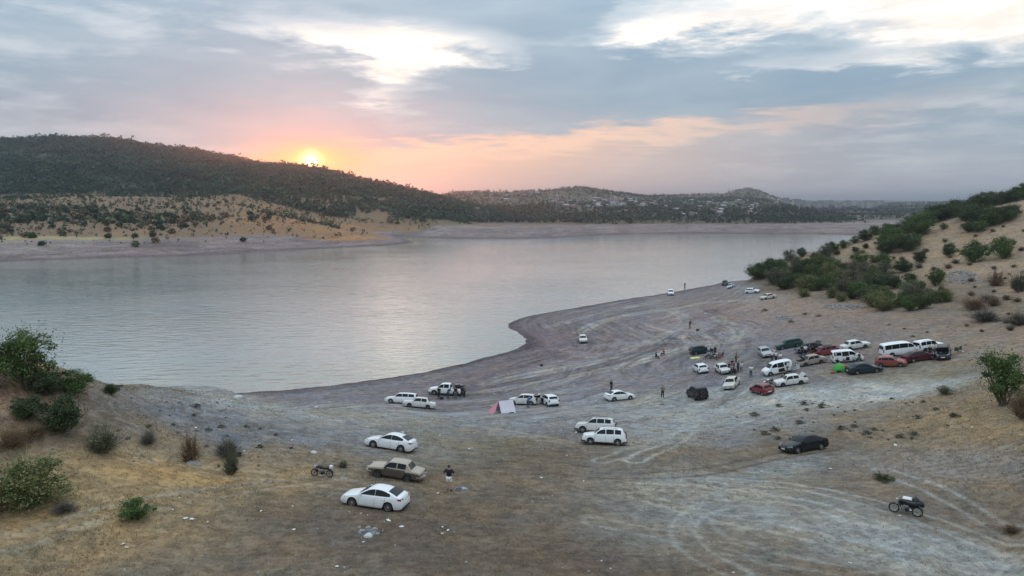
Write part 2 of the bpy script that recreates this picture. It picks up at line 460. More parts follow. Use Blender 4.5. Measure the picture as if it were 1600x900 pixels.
def material(name):
    m = bpy.data.materials.new(name); m.use_nodes = True
    nt = NT(m.node_tree); b = m.node_tree.nodes['Principled BSDF']; return m, nt, b


# ---- soil colours: zones follow height above the waterline, distance to it and the wheel tracks
def lin(r, g, b, k=1.0):
    return np.array([1.03, 1.0, .90]) * np.array([((c / 255) / 12.92 if c / 255 <= .04045 else ((c / 255 + .055) / 1.055) ** 2.4) * k for c in (r, g, b)])


X, Y, Z = GX.ravel(), GY.ravel(), GZ.ravel(); dN, dF = GDN.ravel(), GDF.ravel()
PX, PR = project(X, Y, Z)
S = 1.20                                   # photo value -> albedo
c_brown, c_straw, c_grey, c_beach = lin(110, 99, 89, S), lin(146, 125, 97, S), lin(123, 123, 129, S), lin(110, 105, 111, S)
c_silt, c_sand, c_mud, c_olive = lin(144, 144, 143, S), lin(140, 122, 106, S), lin(82, 74, 80, S), lin(112, 106, 84, S)
c_dark, c_maroon = lin(84, 74, 68, S), lin(104, 86, 92, S)
c_brown = c_brown * .92
C = np.tile(c_brown, (len(X), 1))


def lay(c, m): 
    global C
    m = np.clip(m, 0, 1)[:, None]; C = C * (1 - m) + c * m


def zone(px, row, rx, ry, rot=0.0):         # a patch of ground: centre and extents given on the photo, laid on the ground plane
    dx_, dy_ = PX - px + 26 * fA, PR - row + 12 * fB
    c, s_ = math.cos(R(rot)), math.sin(R(rot))
    dx_, dy_ = dx_ * c + dy_ * s_, dy_ * c - dx_ * s_
    return np.exp(-((dx_ / rx) ** 2 + (dy_ / ry) ** 2) ** 1.3)


near = (dN > -2)
fA, fB = fbm(X, Y, 7, 4, 41), fbm(X, Y, 5, 4, 42)
fC, fD = fbm(X, Y, 2.0, 3, 43), fbm(X, Y, .8, 3, 44)
lay(c_dark, smooth(fA + .4 * fC, .1, 1.0) * .45)
lay(c_straw, smooth(fB + .5 * fC, .0, .9) * .28)
lay(c_straw, zone(120, 800, 260, 90, -8) * .85); lay(c_straw, zone(250, 725, 200, 28, 5) * .7)
lay(c_sand, smooth(Z + 1.5 * fA, 9.5, 13.5) * smooth(PX, 900, 1100) * .95)
lay(lin(140, 112, 98, S), smooth(Z + 1.0 * fA, 11.5, 14) * smooth(PX, 300, 100) * .8)
lay(c_straw, zone(1530, 660, 150, 60) * .6); lay(c_sand, zone(1450, 530, 300, 40) * .6)
lay(c_olive, zone(700, 690, 170, 35) * .5); lay(c_olive, zone(560, 632, 150, 14) * .6); lay(c_olive, zone(1440, 590, 130, 18) * .75); lay(c_olive, zone(980, 650, 150, 16) * .4)
lay(c_olive, zone(1290, 590, 100, 22) * .5); lay(lin(134, 122, 98, S), zone(1180, 650, 120, 30) * .4)
lay(c_dark, zone(640, 850, 360, 60, 3) * (.30 + .35 * smooth(fA, -.3, .5))); lay(c_dark, zone(900, 870, 200, 50) * .4); lay(lin(148, 125, 92, S), zone(130, 770, 240, 60, -8) * (.25 + .45 * smooth(fB, -.3, .4)))
lay(lin(158, 128, 86, S), zone(300, 742, 180, 20, 3) * .5)
# drawdown zone
dd = smooth(PR, 668, 640) * smooth(PX, 1560, 1350)
beach = np.maximum(smooth(Z + .6 * fA, 5.4, 3.6), 0) * near
lay(c_grey, np.maximum(zone(330, 640, 190, 46, 12), zone(450, 665, 230, 34, 6)) * 1.0 * near)
lay(lin(100, 101, 108, S), zone(380, 665, 200, 34, 8) * (.4 + .6 * smooth(fC, -.2, .3)) * near)
lay(c_grey, smooth(dN, 34, 16) * smooth(PX, 480, 380) * near)
lay(c_grey, beach)
lay(c_beach, smooth(Z + .5 * fA, 3.6, 2.4) * near * .95)
lay(c_grey, zone(1050, 640, 330, 40, -3) * .7)
lay(c_beach, zone(1150, 545, 330, 60) * .9)
lay(lin(124, 112, 113, S), zone(1180, 500, 190, 26) * .7); lay(lin(140, 120, 108, S), zone(1250, 480, 170, 22) * .6)
lay(c_silt, zone(1130, 625, 240, 16, -4) * .75); lay(c_silt, zone(1380, 612, 190, 15, -6) * .9); lay(lin(166, 167, 170, S), zone(1300, 620, 170, 10, -6) * (.4 + .5 * smooth(fC, -.2, .3))); lay(lin(160, 160, 163, S), zone(1480, 872, 160, 26, 12) * (.2 + .5 * smooth(fC, -.2, .3))); lay(c_silt, zone(1270, 640, 160, 14, -6) * .6)
lay(c_silt, zone(1060, 660, 110, 26, -20) * .6)
lay(lin(130, 131, 132, S), zone(1180, 790, 250, 46, 8) * .62); lay(c_silt, zone(1420, 860, 260, 34, 12) * .72); lay(lin(128, 129, 130, S), zone(1050, 820, 160, 50) * .35); lay(c_brown, zone(1180, 845, 130, 18) * .5 + zone(1000, 780, 60, 14) * .3)
lay(lin(136, 140, 143, S), zone(1180, 735, 170, 16, -8) * .55)
lay(lin(128, 128, 136, S), zone(1500, 735, 160, 30) * .5)
lay(c_silt, zone(520, 650, 160, 16, 4) * .6); lay(c_silt, zone(370, 628, 90, 11, 10) * .7)
lay(c_dark, zone(840, 715, 110, 20) * .45); lay(c_dark, zone(860, 880, 130, 30) * .4); lay(c_dark, zone(640, 830, 160, 40) * .25); lay(c_maroon, zone(850, 525, 60, 34) * .6)
lay(c_maroon, zone(870, 560, 240, 30, -14) * .45); lay(lin(136, 130, 136, S), zone(950, 545, 130, 22, -12) * .55 * smooth(fC, -.4, .3)); lay(lin(140, 137, 142, S), zone(1120, 520, 110, 22, 10) * .5 * smooth(fA, -.3, .3))
lay(c_mud, smooth(dN + 1.0 * fA, 4.5, .2) * near * .9)
# wheel tracks
def track(pts, wid=.22, gauge=.78, col=c_silt, k=.5, z=6):
    global C; k = k * (2.1 if pts[0][0] > 940 or pts[0][1] < 620 else 1.4)
    P = []
    for p in pts:
        g = ground_px(*p)
        if g is not None: P.append((g.x, g.y))
    P = chaikin(P, 3)
    xs, ys = [p[0] for p in P], [p[1] for p in P]
    sel = np.nonzero((X > min(xs) - 4) & (X < max(xs) + 4) & (Y > min(ys) - 4) & (Y < max(ys) + 4))[0]
    d = seg_dist(X[sel], Y[sel], P) + .12 * fbm(X[sel], Y[sel], 3, 2, 77)
    w = wid + np.maximum(Y[sel] - 60, 0) * .004
    m = np.exp(-((d - gauge) / w) ** 2) * k * (.65 + .35 * fbm(X[sel], Y[sel], 4, 3, 78))
    m = np.clip(m, 0, 1)[:, None]
    C[sel] = C[sel] * (1 - m) + col * m


TR = [([(860, 735), (960, 745), (1060, 743), (1140, 730), (1215, 712), (1300, 700)], c_dark, .75),
      ([(560, 742), (720, 738), (860, 737)], c_dark, .4),
      ([(990, 720), (1060, 690), (1085, 650), (1092, 628)], c_silt, .7),
      ([(1600, 890), (1450, 850), (1330, 810), (1230, 780), (1120, 765), (1010, 760)], c_silt, .75),
      ([(1600, 860), (1480, 825), (1360, 785), (1250, 760), (1120, 750)], c_silt, .6),
      ([(1560, 896), (1400, 868), (1260, 838), (1140, 812), (1050, 790), (1000, 775)], c_silt, .6),
      ([(1150, 896), (1080, 860), (1060, 820), (1110, 790), (1200, 780)], c_silt, .5),
      ([(1600, 835), (1520, 800), (1450, 760), (1380, 735)], c_silt, .4),
      ([(760, 600), (860, 580), (960, 560), (1050, 548)], c_silt, .55), ([(760, 612), (880, 592), (1000, 566), (1080, 540)], c_silt, .5),
      ([(700, 612), (820, 596), (930, 575), (1020, 545), (1060, 520)], c_mud, .5),
      ([(830, 620), (960, 600), (1080, 575), (1160, 560)], c_silt, .4),
      ([(905, 520), (930, 505), (990, 490), (1060, 480), (1120, 470), (1180, 470)], c_silt, .5),
      ([(860, 510), (900, 500), (980, 480), (1040, 468)], c_silt, .45),
      ([(940, 540), (1040, 530), (1140, 540), (1160, 520), (1120, 495)], c_silt, .45),
      ([(950, 548), (1060, 536), (1120, 516), (1140, 500), (1100, 480)], c_mud, .3),
      ([(1380, 610), (1240, 625), (1130, 650), (1040, 690), (940, 720)], c_silt, .5),
      ([(0, 850), (150, 805), (330, 770), (520, 745)], c_silt, .35), ([(0, 880), (180, 830), (360, 790)], c_olive, .4),
      ([(230, 712), (330, 738), (430, 744), (560, 760)], c_silt, .3),
      ([(470, 640), (600, 655), (740, 665), (880, 690)], c_silt, .4), ([(480, 655), (620, 645), (800, 648), (900, 660)], c_silt, .4),
      ([(1600, 872), (1500, 842), (1420, 826), (1300, 800), (1180, 770), (1080, 752)], c_silt, .35), ([(1350, 898), (1200, 872), (1100, 850), (1010, 830), (930, 815)], c_silt, .3),
      ([(780, 590), (900, 566), (980, 548), (1050, 520), (1075, 500), (1050, 484)], c_silt, .3), ([(840, 545), (880, 538), (930, 524), (960, 505)], c_mud, .3),
      ([(1200, 760), (1120, 782), (1090, 812), (1110, 842), (1180, 862)], c_silt, .3), ([(1240, 790), (1300, 830), (1420, 870), (1560, 899)], c_mud, .16),
      ([(1500, 560), (1560, 540), (1600, 545)], c_silt, .3)]
for pts, c_, k_ in TR: track(pts, col=c_, k=k_)
# far land
fl = smooth(dF, -2, 2); P1, P2, P3 = fbm(X, Y, 60, 4, 51), fbm(X, Y, 22, 4, 52), fbm(X, Y, 240, 3, 53)
far_c = np.tile(lin(118, 99, 83, S), (len(X), 1))
def layf(c, m):
    global far_c
    m = np.clip(m, 0, 1)[:, None]; far_c = far_c * (1 - m) + c * m
layf(lin(104, 96, 76, S), smooth(P1 + .3 * P2, .0, .9) * .55)
layf(lin(150, 122, 98, S), smooth(P2 - .2, .0, .8) * .4)
layf(lin(70, 76, 62, S * .8), smooth(P1 * .6 + P2 * .5, -.2, .7) * smooth(Y, 640, 740) * smooth(PX, 760, 640) * .95)
layf(lin(70, 80, 70, S * .8), smooth(Y, 700, 760) * smooth(Z, 34, 42) * .9)
layf(lin(96, 90, 78, S * .8), smooth(Y, 690, 720) * smooth(PX, 690, 720) * .9)
layf(lin(84, 90, 80, S * .8), smooth(P1 + .4 * P3, -.6, .5) * smooth(PX, 690, 760) * smooth(Y, 730, 800) * .8)
layf(lin(165, 155, 132, S), smooth(P3 + .3 * P1, .55, .8) * smooth(Y, 1000, 1200) * .8)
zth = 8.4 - 4.6 * smooth(PX, 380, 560) * smooth(PX, 690, 640)
bank = smooth(Z + .9 * P2 - zth, .3, -1.1)
layf(lin(124, 113, 117, S), bank)
layf(lin(148, 143, 140, S), bank * smooth(P1 + P2 * .4, .1, .9) * .5)
layf(lin(150, 112, 80, S), smooth(PX, 300, 430) * smooth(PX, 700, 600) * smooth(Y, 720, 640) * (.35 + .4 * smooth(P2, -.2, .5)) * (1 - bank))
layf(lin(112, 96, 88, S), bank * smooth(np.sin(Z * 3.2 + 2 * P2), .2, .9) * .5)
layf(lin(100, 90, 92, S), bank * smooth(P2 + .5 * fbm(X, Y, 9, 3, 57), .1, .7) * .6)
layf(lin(160, 150, 112, S), smooth(np.abs(Z - 8.4 + P2), 1.4, .2) * smooth(PX, 300, 120) * .8)
layf(lin(92, 80, 86, S), smooth(Z, 1.6, .5) * .7)
C = C * (1 - fl[:, None]) + far_c * fl[:, None]
lake = (dN < -1) & (dF < -1); C[lake] = c_mud

ny, nx = GX.shape
idx = np.arange(ny * nx).reshape(ny, nx)
quads = np.stack([idx[:-1, :-1], idx[:-1, 1:], idx[1:, 1:], idx[1:, :-1]], -1).reshape(-1, 4)
keep = ~((Z[quads] < -1.2).all(axis=1))
quads = quads[keep]
used = np.unique(quads); remap = np.full(ny * nx, -1); remap[used] = np.arange(len(used)); quads = remap[quads]
m_ground, gt, gb = material('ground_soil')
pos = E(gt, gt.new('ShaderNodeNewGeometry').outputs['Position'])
colr = gt.attr('soil', 'Color'); con = gt.attr('contour'); bw = gt.attr('beachy'); gv = gt.attr('gravel')
x_, y_, z_ = gt.sep(pos)
na = gt.noise(pos, 1.1, 8, .62); nb = gt.noise(pos, 6.0, 6, .6); ncx = gt.noise(gt.xyz(x_ * .30, y_ * .9, 0.0), 1.4, 6, .6, .6)
ring = gt.noise(gt.xyz(con * 1.0, x_ * .07, y_ * .07), .50, 9, .72, .5); brk = gt.sstep(gt.noise(pos, .07, 4, .6), .38, .62)
ring2 = gt.noise(gt.xyz(con * 1.0, x_ * .1, y_ * .1), 2.2, 4, .6)
nf = gt.noise(pos, 19.0, 4, .65)
mul = (na - .5) * .85 + (nb - .5) * .8 + (nf - .5) * .9 + (ncx - .5) * .7 + 1.0
ptc = gt.noise(gt.xyz(x_ * .75, y_, 0.0), 1.6, 9, .72, .3); pt2 = gt.noise(pos, .5, 7, .65, .2)
mul = mul + (gt.sstep(ptc, .47, .57) - .5) * .30 + (gt.sstep(pt2, .45, .56) - .5) * .18
mul = mul + ((ring - .5) * (brk * 2.5 + 1.0) + (ring2 - .5) * .8) * bw
peb = gt.voro(pos, 5.5, 'Distance'); pc = gt.voro(pos, 5.5, 'Color')
pr, pg, pb_ = gt.sep(pc)
pm = gt.sstep(peb, .34, .16) * gt.sstep(pr, .55, .75) * gv
col_ = gt.scale(colr, gt.math('MAXIMUM', mul, .25))
warm = gt.noise(pos, .23, 5, .6)
col_ = gt.cmul(col_, gt.mix(gt.sstep(warm, .35, .65), (.93, .98, 1.06), (1.07, 1.0, .92)))
col_ = gt.mix(pm * .75, col_, gt.scale(gt.mix(pg, (.20, .20, .23), (.55, .55, .55)), .62))
gt.l.new(col_.s, gb.inputs['Base Color']); gb.inputs['Roughness'].default_value = .95; gb.inputs['Specular IOR Level'].default_value = .2
bm_ = gt.new('ShaderNodeBump'); bm_.inputs['Strength'].default_value = .7; bm_.inputs['Distance'].default_value = .25
gt.l.new(((na * .5 + nb * .25 + ncx * .4) + pm * .25 + (ring * bw) * .8).s, bm_.inputs['Height']); gt.l.new(bm_.outputs[0], gb.inputs['Normal'])
me = raw_mesh('ground', np.stack([X, Y, Z], -1)[used], quads, m_ground, True)
vcolor(me, 'soil', C[used]); vfloat(me, 'contour', (np.where(dN > -2, dN, dF * .35) + 1.8 * fbm(X, Y, 14, 3, 61) + 2.2 * fbm(X, Y, 45, 2, 62))[used])
bm_mask = np.where(near, smooth(Z + .8 * fA, 4.6, 2.8) * smooth(PX, 350, 480), smooth(Z, 9, 6) * fl * .8)
vfloat(me, 'beachy', bm_mask[used])
vfloat(me, 'gravel', (np.clip(zone(330, 650, 220, 60) + zone(1280, 640, 260, 40) + zone(1150, 690, 350, 60) * .5 + .25, 0, 1) * (near & (Y < 170)))[used])
ground = tag(link('ground', me), 'dry dusty lakeside ground, grey beach and straw coloured slopes', kind='structure')
del me

# lake bed and water
m_bed, bt, bb = material('lake_bed_mud'); bb.inputs['Base Color'].default_value = (.12, .11, .1, 1); bb.inputs['Roughness'].default_value = .9
me = raw_mesh('lake_bed', [(-12000, -3000, -7.5), (12000, -3000, -7.5), (12000, 12000, -7.5), (-12000, 12000, -7.5)], [(0, 1, 2, 3)], m_bed)
tag(link('lake_bed', me), 'muddy lake bed', kind='structure')
m_water, wt, wb = material('lake_water')
pos = E(wt, wt.new('ShaderNodeNewGeometry').outputs['Position']); x_, y_, z_ = wt.sep(pos)
wv = wt.xyz(x_ * .34 + y_ * .10, y_ * 1.0 - x_ * .16, 0.0)
w1 = wt.noise(wv, .60, 3, .5, .3); w2 = wt.noise(wv, 2.3, 4, .6, .2); w3 = wt.noise(wt.xyz(x_ * .5, y_, 0.0), .018, 4, .55, .8)
wcol = wt.mix(wt.sstep(w3, .35, .65), (.165, .198, .155), (.235, .228, .155))
wt.l.new(wcol.s, wb.inputs['Base Color'])
rough = w3 * .08 + .05
wt.l.new(rough.s, wb.inputs['Roughness']); wb.inputs['IOR'].default_value = 1.5; wb.inputs['Coat Weight'].default_value = 1.0; wb.inputs['Coat Roughness'].default_value = .12; wb.inputs['Specular IOR Level'].default_value = .8
b1 = wt.new('ShaderNodeBump'); b1.inputs['Strength'].default_value = 1.0; b1.inputs['Distance'].default_value = .16
amp = wt.sstep(w3, .35, .7) * .5 + .6
wt.l.new(((w1 * 1.0 + w2 * .10) * amp).s, b1.inputs['Height']); wt.l.new(b1.outputs[0], wb.inputs['Normal']); wt.l.new(b1.outputs[0], wb.inputs['Coat Normal'])
me = raw_mesh('lake_water', [(-12000, -2500, 0), (12000, -2500, 0), (12000, 12000, 0), (-12000, 12000, 0)], [(0, 1, 2, 3)], m_water)
tag(link('lake_water', me), 'calm grey lake with fine ripples', kind='structure')

# ------------------------------------------------------------------ vegetation
def leaf_mat(name, a, b, c, sc=3.0, tl=.25):
    m, t, p = material(name)
    g = t.new('ShaderNodeNewGeometry'); tcn = t.new('ShaderNodeTexCoord'); oi = t.new('ShaderNodeObjectInfo')
    o = E(t, tcn.outputs['Object']); rnd = E(t, g.outputs['Random Per Island'])
    f = t.noise(o, sc, 3, .6)
    col = t.mix(t.sstep(f, .32, .68), a, b)
    col = t.mix(t.sstep(rnd, .80, .98), col, c)
    col = t.scale(col, rnd * .7 + .62 + (E(t, oi.outputs['Random']) - .5) * .35)
    t.l.new(col.s, p.inputs['Base Color']); p.inputs['Roughness'].default_value = .75; p.inputs['Specular IOR Level'].default_value = .2
    return m


M_GREEN = leaf_mat('green_foliage', (.050, .098, .028), (.10, .15, .045), (.15, .16, .07))
M_DARK = leaf_mat('dark_green_foliage', (.042, .072, .030), (.075, .105, .042), (.10, .11, .06))
M_OLIVE = leaf_mat('olive_foliage', (.095, .105, .065), (.14, .135, .085), (.20, .18, .12))
M_PALE = leaf_mat('pale_green_foliage', (.11, .145, .05), (.18, .185, .085), (.24, .20, .10))
M_DRY = leaf_mat('dry_brown_foliage', (.17, .115, .070), (.24, .165, .095), (.12, .085, .06))
M_GREYB = leaf_mat('grey_dry_foliage', (.12, .11, .095), (.17, .155, .125), (.09, .08, .07))
M_FAR = leaf_mat('distant_tree_foliage', (.018, .044, .028), (.055, .088, .046), (.085, .10, .05), .05)
M_WOOD = leaf_mat('hazy_wood_foliage', (.040, .060, .045), (.062, .080, .056), (.075, .085, .06), .03)  # distance haze put into the leaf colour: paler greens, low contrast
M_STRAW = leaf_mat('straw_grass', (.30, .235, .14), (.40, .31, .19), (.20, .16, .10))
M_BARK, _t, _b = material('bark_brown')
_c = _t.noise(E(_t, _t.new('ShaderNodeTexCoord').outputs['Object']), 14, 5, .6)
_t.l.new(_t.mix(_c, (.06, .045, .035), (.16, .12, .09)).s, _b.inputs['Base Color']); _b.inputs['Roughness'].default_value = .9


def leaves(cent, size, rg, up=.3):
    """one folded rhombus per centre: verts (4n,3), faces (n,4)"""
    n = len(cent)
    a = rg.normal(size=(n, 3)); a /= np.linalg.norm(a, axis=1)[:, None]
    b = rg.normal(size=(n, 3)); b -= (b * a).sum(1)[:, None] * a; b /= np.linalg.norm(b, axis=1)[:, None]
    s = (size * rg.uniform(.6, 1.4, n))[:, None]
    v = np.stack([cent - a * s, cent + b * s * .5, cent + a * s, cent - b * s * .5], 1).reshape(-1, 3)
    return v, np.arange(4 * n).reshape(n, 4)


def tube(pts, rad, seg=5):
    pts = [Vector(p) for p in pts]; V, Fc = [], []
    for i, p in enumerate(pts):
        d = (pts[min(i + 1, len(pts) - 1)] - pts[max(i - 1, 0)]).normalized()
        q = d.to_track_quat('Z', 'Y')
        for k in range(seg):
            a = 2 * math.pi * k / seg; V.append(p + q @ Vector((math.cos(a) * rad[i], math.sin(a) * rad[i], 0)))
    for i in range(len(pts) - 1):
        for k in range(seg):
            a, b = i * seg + k, i * seg + (k + 1) % seg; Fc.append((a, b, b + seg, a + seg))
    return V, Fc


def make_plant(name, mat, seed, n_clump=26, per=120, leaf=.035, squat=1.0, airy=.25, stems=5, base=.12, up=.0, wisp=0):
    """unit plant (height 1, width about 1): many leaf clumps on forked stems"""
    rg = np.random.default_rng(seed); V, Fc = [], []; crown = []
    k = 0
    while len(crown) < n_clump:
        p = rg.normal(size=3); p /= np.linalg.norm(p); r = rg.uniform(.35, 1) ** .6
        q = np.array([p[0] * .44 * r, p[1] * .44 * r, base + .44 + p[2] * .40 * r + up * 0])
        wob = .85 + .35 * math.sin(3 * math.atan2(p[1], p[0]) + seed) + .22 * math.sin(7 * p[2] + 5 * p[0] + seed * 2)
        q[:2] *= wob; q[2] += .10 * math.sin(4 * math.atan2(p[1], p[0]) + seed * 3) * (p[2] > 0)
        if q[2] < base + .08: q[2] = base + .08 + rg.uniform(0, .1)
        crown.append(q)
    cents = []
    for q in crown:
        rad = rg.uniform(.05, .15)
        m = int(per * rg.uniform(.5, 1.3)); d = rg.normal(size=(m, 3)); d /= np.linalg.norm(d, axis=1)[:, None]
        rr = rad * rg.uniform(.3, 1.0, m)[:, None] ** .5
        cents.append(q + d * rr * np.array([1.15, 1.15, .85]))
    m = int(n_clump * per * airy); a = np.array(crown)[rg.integers(0, n_clump, m)]
    cents.append(a + rg.normal(size=(m, 3)) * .10)
    cents = np.concatenate(cents); cents = cents[cents[:, 2] > .015]
    v, f = leaves(cents, leaf, rg)
    if wisp:                                           # thin shoots running up and out of the crown
        q = rg.normal(size=(wisp, 3)); q[:, 2] = np.abs(q[:, 2]) + .35; q /= np.linalg.norm(q, axis=1)[:, None]
        tip = q * rg.uniform(.45, .92, (wisp, 1)) * (1 + .25 * np.sin(9 * q[:, :1] + 7 * q[:, 1:2] + seed)) * np.array([.62, .62, 1.08]); st = tip * rg.uniform(.25, .6, (wisp, 1)); sd_ = np.cross(q, rg.normal(size=(wisp, 3))); sd_ /= np.linalg.norm(sd_, axis=1)[:, None]
        sd_ *= .006; v2 = np.stack([st - sd_, st + sd_, tip + sd_ * .3, tip - sd_ * .3], 1).reshape(-1, 3); f = np.concatenate([f, np.arange(4 * wisp).reshape(-1, 4) + len(v)]); v = np.concatenate([v, v2])
    cm = raw_mesh(name + '_crown', v, f, mat)
    tv, tf = [], []
    for s in range(stems):
        q = Vector(crown[int(rg.integers(0, n_clump))]); b = Vector((rg.normal() * .04, rg.normal() * .04, -.05))
        mid = b.lerp(q, .45) + Vector((rg.normal() * .03, rg.normal() * .03, .05))
        r0 = .022 * rg.uniform(.7, 1.2)
        for path, rd in (((b, mid, q), (r0, r0 * .6, r0 * .2)), ((mid, mid.lerp(Vector(crown[int(rg.integers(0, n_clump))]), .7)), (r0 * .5, r0 * .15))):
            vv, ff = tube(path, rd); o = len(tv); tv += vv; tf += [[i + o for i in t] for t in ff]
    tm = raw_mesh(name + '_trunk', [tuple(p) for p in tv], tf, M_BARK, True)
    return cm, tm


PLANTS = {
    'green': [make_plant('green_bush', M_GREEN, s, 40, 190, .019, airy=.35, wisp=250) for s in (1, 2, 3)],
    'dark': [make_plant('dark_bush', M_DARK, s, 40, 190, .020, airy=.35, base=.04, wisp=250) for s in (11, 12, 13)],
    'olive': [make_plant('olive_bush', M_OLIVE, s, 30, 130, .016, airy=.6, base=.02, wisp=500) for s in (21, 22)],
    'pale': [make_plant('pale_bush', M_PALE, s, 42, 170, .018, airy=.5, base=.02, wisp=450) for s in (31, 32)],
    'dry': [make_plant('dry_bush', M_DRY, s, 26, 80, .014, airy=.8, base=.0, wisp=700) for s in (41, 42)],
    'grey': [make_plant('grey_bush', M_GREYB, s, 26, 70, .013, airy=.9, base=.0, wisp=800) for s in (51, 52)],
}
TREEISH = [make_plant('small_tree', M_GREEN, s, 40, 190, .019, airy=.35, base=.17, stems=12, wisp=60) for s in (61, 62)]


def plant(px, row, hpx, wpx, kind, label, cat='bush', name='bush', group=None, tree=False, rz=None, sink=.04):
    g = ground_px(px, row)
    while g is None or g.y > 290: row += 1; g = ground_px(px, row)      # the crest may lie a little lower
    y = g.y; h, w = hpx * y / F, wpx * y / F
    cm, tm = (TREEISH if tree else PLANTS[kind])[random.randrange(2)] if not isinstance(kind, tuple) else kind
    r = bpy.data.objects.new(name, None); COL.objects.link(r); r.empty_display_size = .3
    r.location = (g.x, g.y, g.z - sink * h); r.rotation_euler.z = random.uniform(0, 6.28) if rz is None else rz
    r.scale = (w, w, h)
    link('crown', cm, r); link('trunk', tm, r)
    tag(r, label, cat, group)
    return r


for px, row, h, w, k, tr, lab in (
    (42, 608, 92, 100, 'green', 1, 'tall loose green tree at the water edge of the west slope'),
    (-8, 612, 80, 70, 'dark', 1, 'dark green tree cut by the west edge of the picture'),
    (116, 616, 40, 66, 'green', 0, 'wide green bush where the west slope drops to the lake'),
    (72, 618, 46, 62, 'dark', 0, 'dark green bush tucked under the tall loose tree'),
    (44, 655, 42, 56, 'dark', 0, 'low dark bush on bare soil below the tall tree'),
    (100, 676, 68, 76, 'dark', 0, 'big dark green bush lowest of the west slope thicket'),
    (42, 792, 92, 118, 'pale', 0, 'big light green bush on straw grass near the west edge'),
    (162, 706, 50, 62, 'olive', 0, 'airy grey green bush beside the dark green thicket'),
    (52, 684, 28, 50, 'dry', 0, 'low brown dry bush in front of the dark thicket'),
    (298, 722, 54, 38, 'dry', 0, 'rust brown dry bush with thin twigs above dark stones'),
    (362, 742, 50, 32, 'olive', 0, 'narrow upright dark green bush alone on straw grass'),
    (355, 712, 34, 50, 'grey', 0, 'pale twiggy bush just behind the narrow dark bush'),
    (213, 812, 38, 56, 'green', 0, 'small bright green bush on the straw slope'),
    (232, 694, 26, 32, 'grey', 0, 'small grey leafless bush on the gravel slope'),
    (173, 617, 20, 30, 'dark', 0, 'small dark bush on the grey bank above the water'),
    (18, 700, 40, 60, 'dry', 0, 'dry brown bush behind the big light green bush'),
    (-6, 800, 60, 60, 'dry', 0, 'brown bush cut by the west edge beside light green bush'),
    (100, 800, 18, 46, 'grey', 0, 'low grey scrub at the foot of the big light green bush'),
    (536, 730, 13, 20, 'olive', 0, 'small green clump beside the motorcycle'),
    (1568, 634, 84, 80, 'green', 1, 'green tree with open crown alone on the east flat'),
    (1598, 655, 56, 44, 'dry', 0, 'brown dry bush beside the lone east tree'),
    (1476, 616, 17, 28, 'olive', 0, 'small round olive bush on the pale gravel band'),
    (1580, 832, 15, 34, 'dry', 0, 'brown tuft by the track in the south east corner'),
    (1556, 447, 28, 30, 'dry', 0, 'brown bush on the sandy hill above the rubble'),
    (1592, 456, 38, 34, 'olive', 0, 'olive bush on the sandy hill at the east edge'),
    (1540, 502, 22, 60, 'grey', 0, 'low wide dry bush at the foot of the sandy hill'),
    (1522, 484, 24, 44, 'dry', 0, 'brown bush behind the low wide dry bush'),
    (1590, 508, 26, 46, 'grey', 0, 'straw coloured bush at the foot of the east hill'),
    (1552, 478, 20, 26, 'dry', 0, 'dark brown bush between two dry ones on the hill foot'),
    (1482, 401, 24, 22, 'dark', 0, 'small dark bush standing alone high on the sandy hill'),
    (1522, 410, 36, 46, 'green', 0, 'large round green bush in the middle of the sandy hill'),
    (1567, 404, 36, 40, 'green', 0, 'green bush beside the large round one on the sandy hill'),
    (1437, 411, 22, 24, 'dark', 0, 'small dark bush near the top of the thicket'),
    (1412, 425, 22, 34, 'dark', 0, 'dark bush at the upper rim of the thicket'),
    (1423, 441, 16, 24, 'dark', 0, 'low dark bush in the bare gap of the thicket'),
    (1463, 446, 28, 30, 'green', 0, 'green bush standing up at the east end of the thicket'),
    (1540, 472, 14, 30, 'grey', 0, 'grey bush low on the sandy hill'),
):
    plant(px, row, h, w, k, lab, 'tree' if tr else 'bush', ('tree' if tr else 'bush'), tree=tr)

# low green mat of plants with a dead branch
g = ground_px(1383, 750)
mat_crown = make_plant('ground_plant', M_OLIVE, 77, 60, 110, .02, base=-.3)
pr = tag(link('low_plant', None), 'flat dark green patch of low plants with a dead branch', 'plant'); pr.location = g
pr.scale = (2.2, 1.9, .75)
m_moss = leaf_mat('moss_green_foliage', (.050, .060, .028), (.075, .085, .035), (.12, .12, .06))
cm = mat_crown[0]; cm.materials.clear(); cm.materials.append(m_moss); link('crown', cm, pr); link('trunk', mat_crown[1], pr)
tv, tf = tube(((-.1, 0, .1), (-.2, -.05, .7), (-.28, .05, 1.15)), (.02, .015, .006)); bme = raw_mesh('branch', [tuple(p) for p in tv], tf, M_BARK, True); link('branch', bme, pr)


ORD = ('first second third fourth fifth sixth seventh eighth ninth tenth eleventh twelfth thirteenth fourteenth fifteenth sixteenth seventeenth eighteenth nineteenth twentieth').split()
ORD += ['twenty-' + w for w in ORD[:9]] + ['thirtieth'] + ['thirty-' + w for w in ORD[:9]]


def tell_apart(objs, nrow, fmt):
    """labels by row (from the lowest in the picture up) and place in the row from the west"""
    objs = [o for o in objs if o is not None]; P_ = {o: project(o.location.x, o.location.y, o.location.z) for o in objs}
    srt = sorted(objs, key=lambda o: -P_[o][1]); n_ = math.ceil(len(srt) / nrow)
    for k in range(nrow):
        part = sorted(srt[k * n_:(k + 1) * n_], key=lambda o: P_[o][0])
        for i, o in enumerate(part): o['label'] = fmt.format(ORD[i], ('lowest', 'second', 'third', 'fourth', 'fifth', 'sixth', 'seventh', 'eighth', 'ninth', 'tenth')[k])


def in_poly(px, row, poly):
    return bool(inside(np.array([float(px)]), np.array([float(row)]), poly)[0])


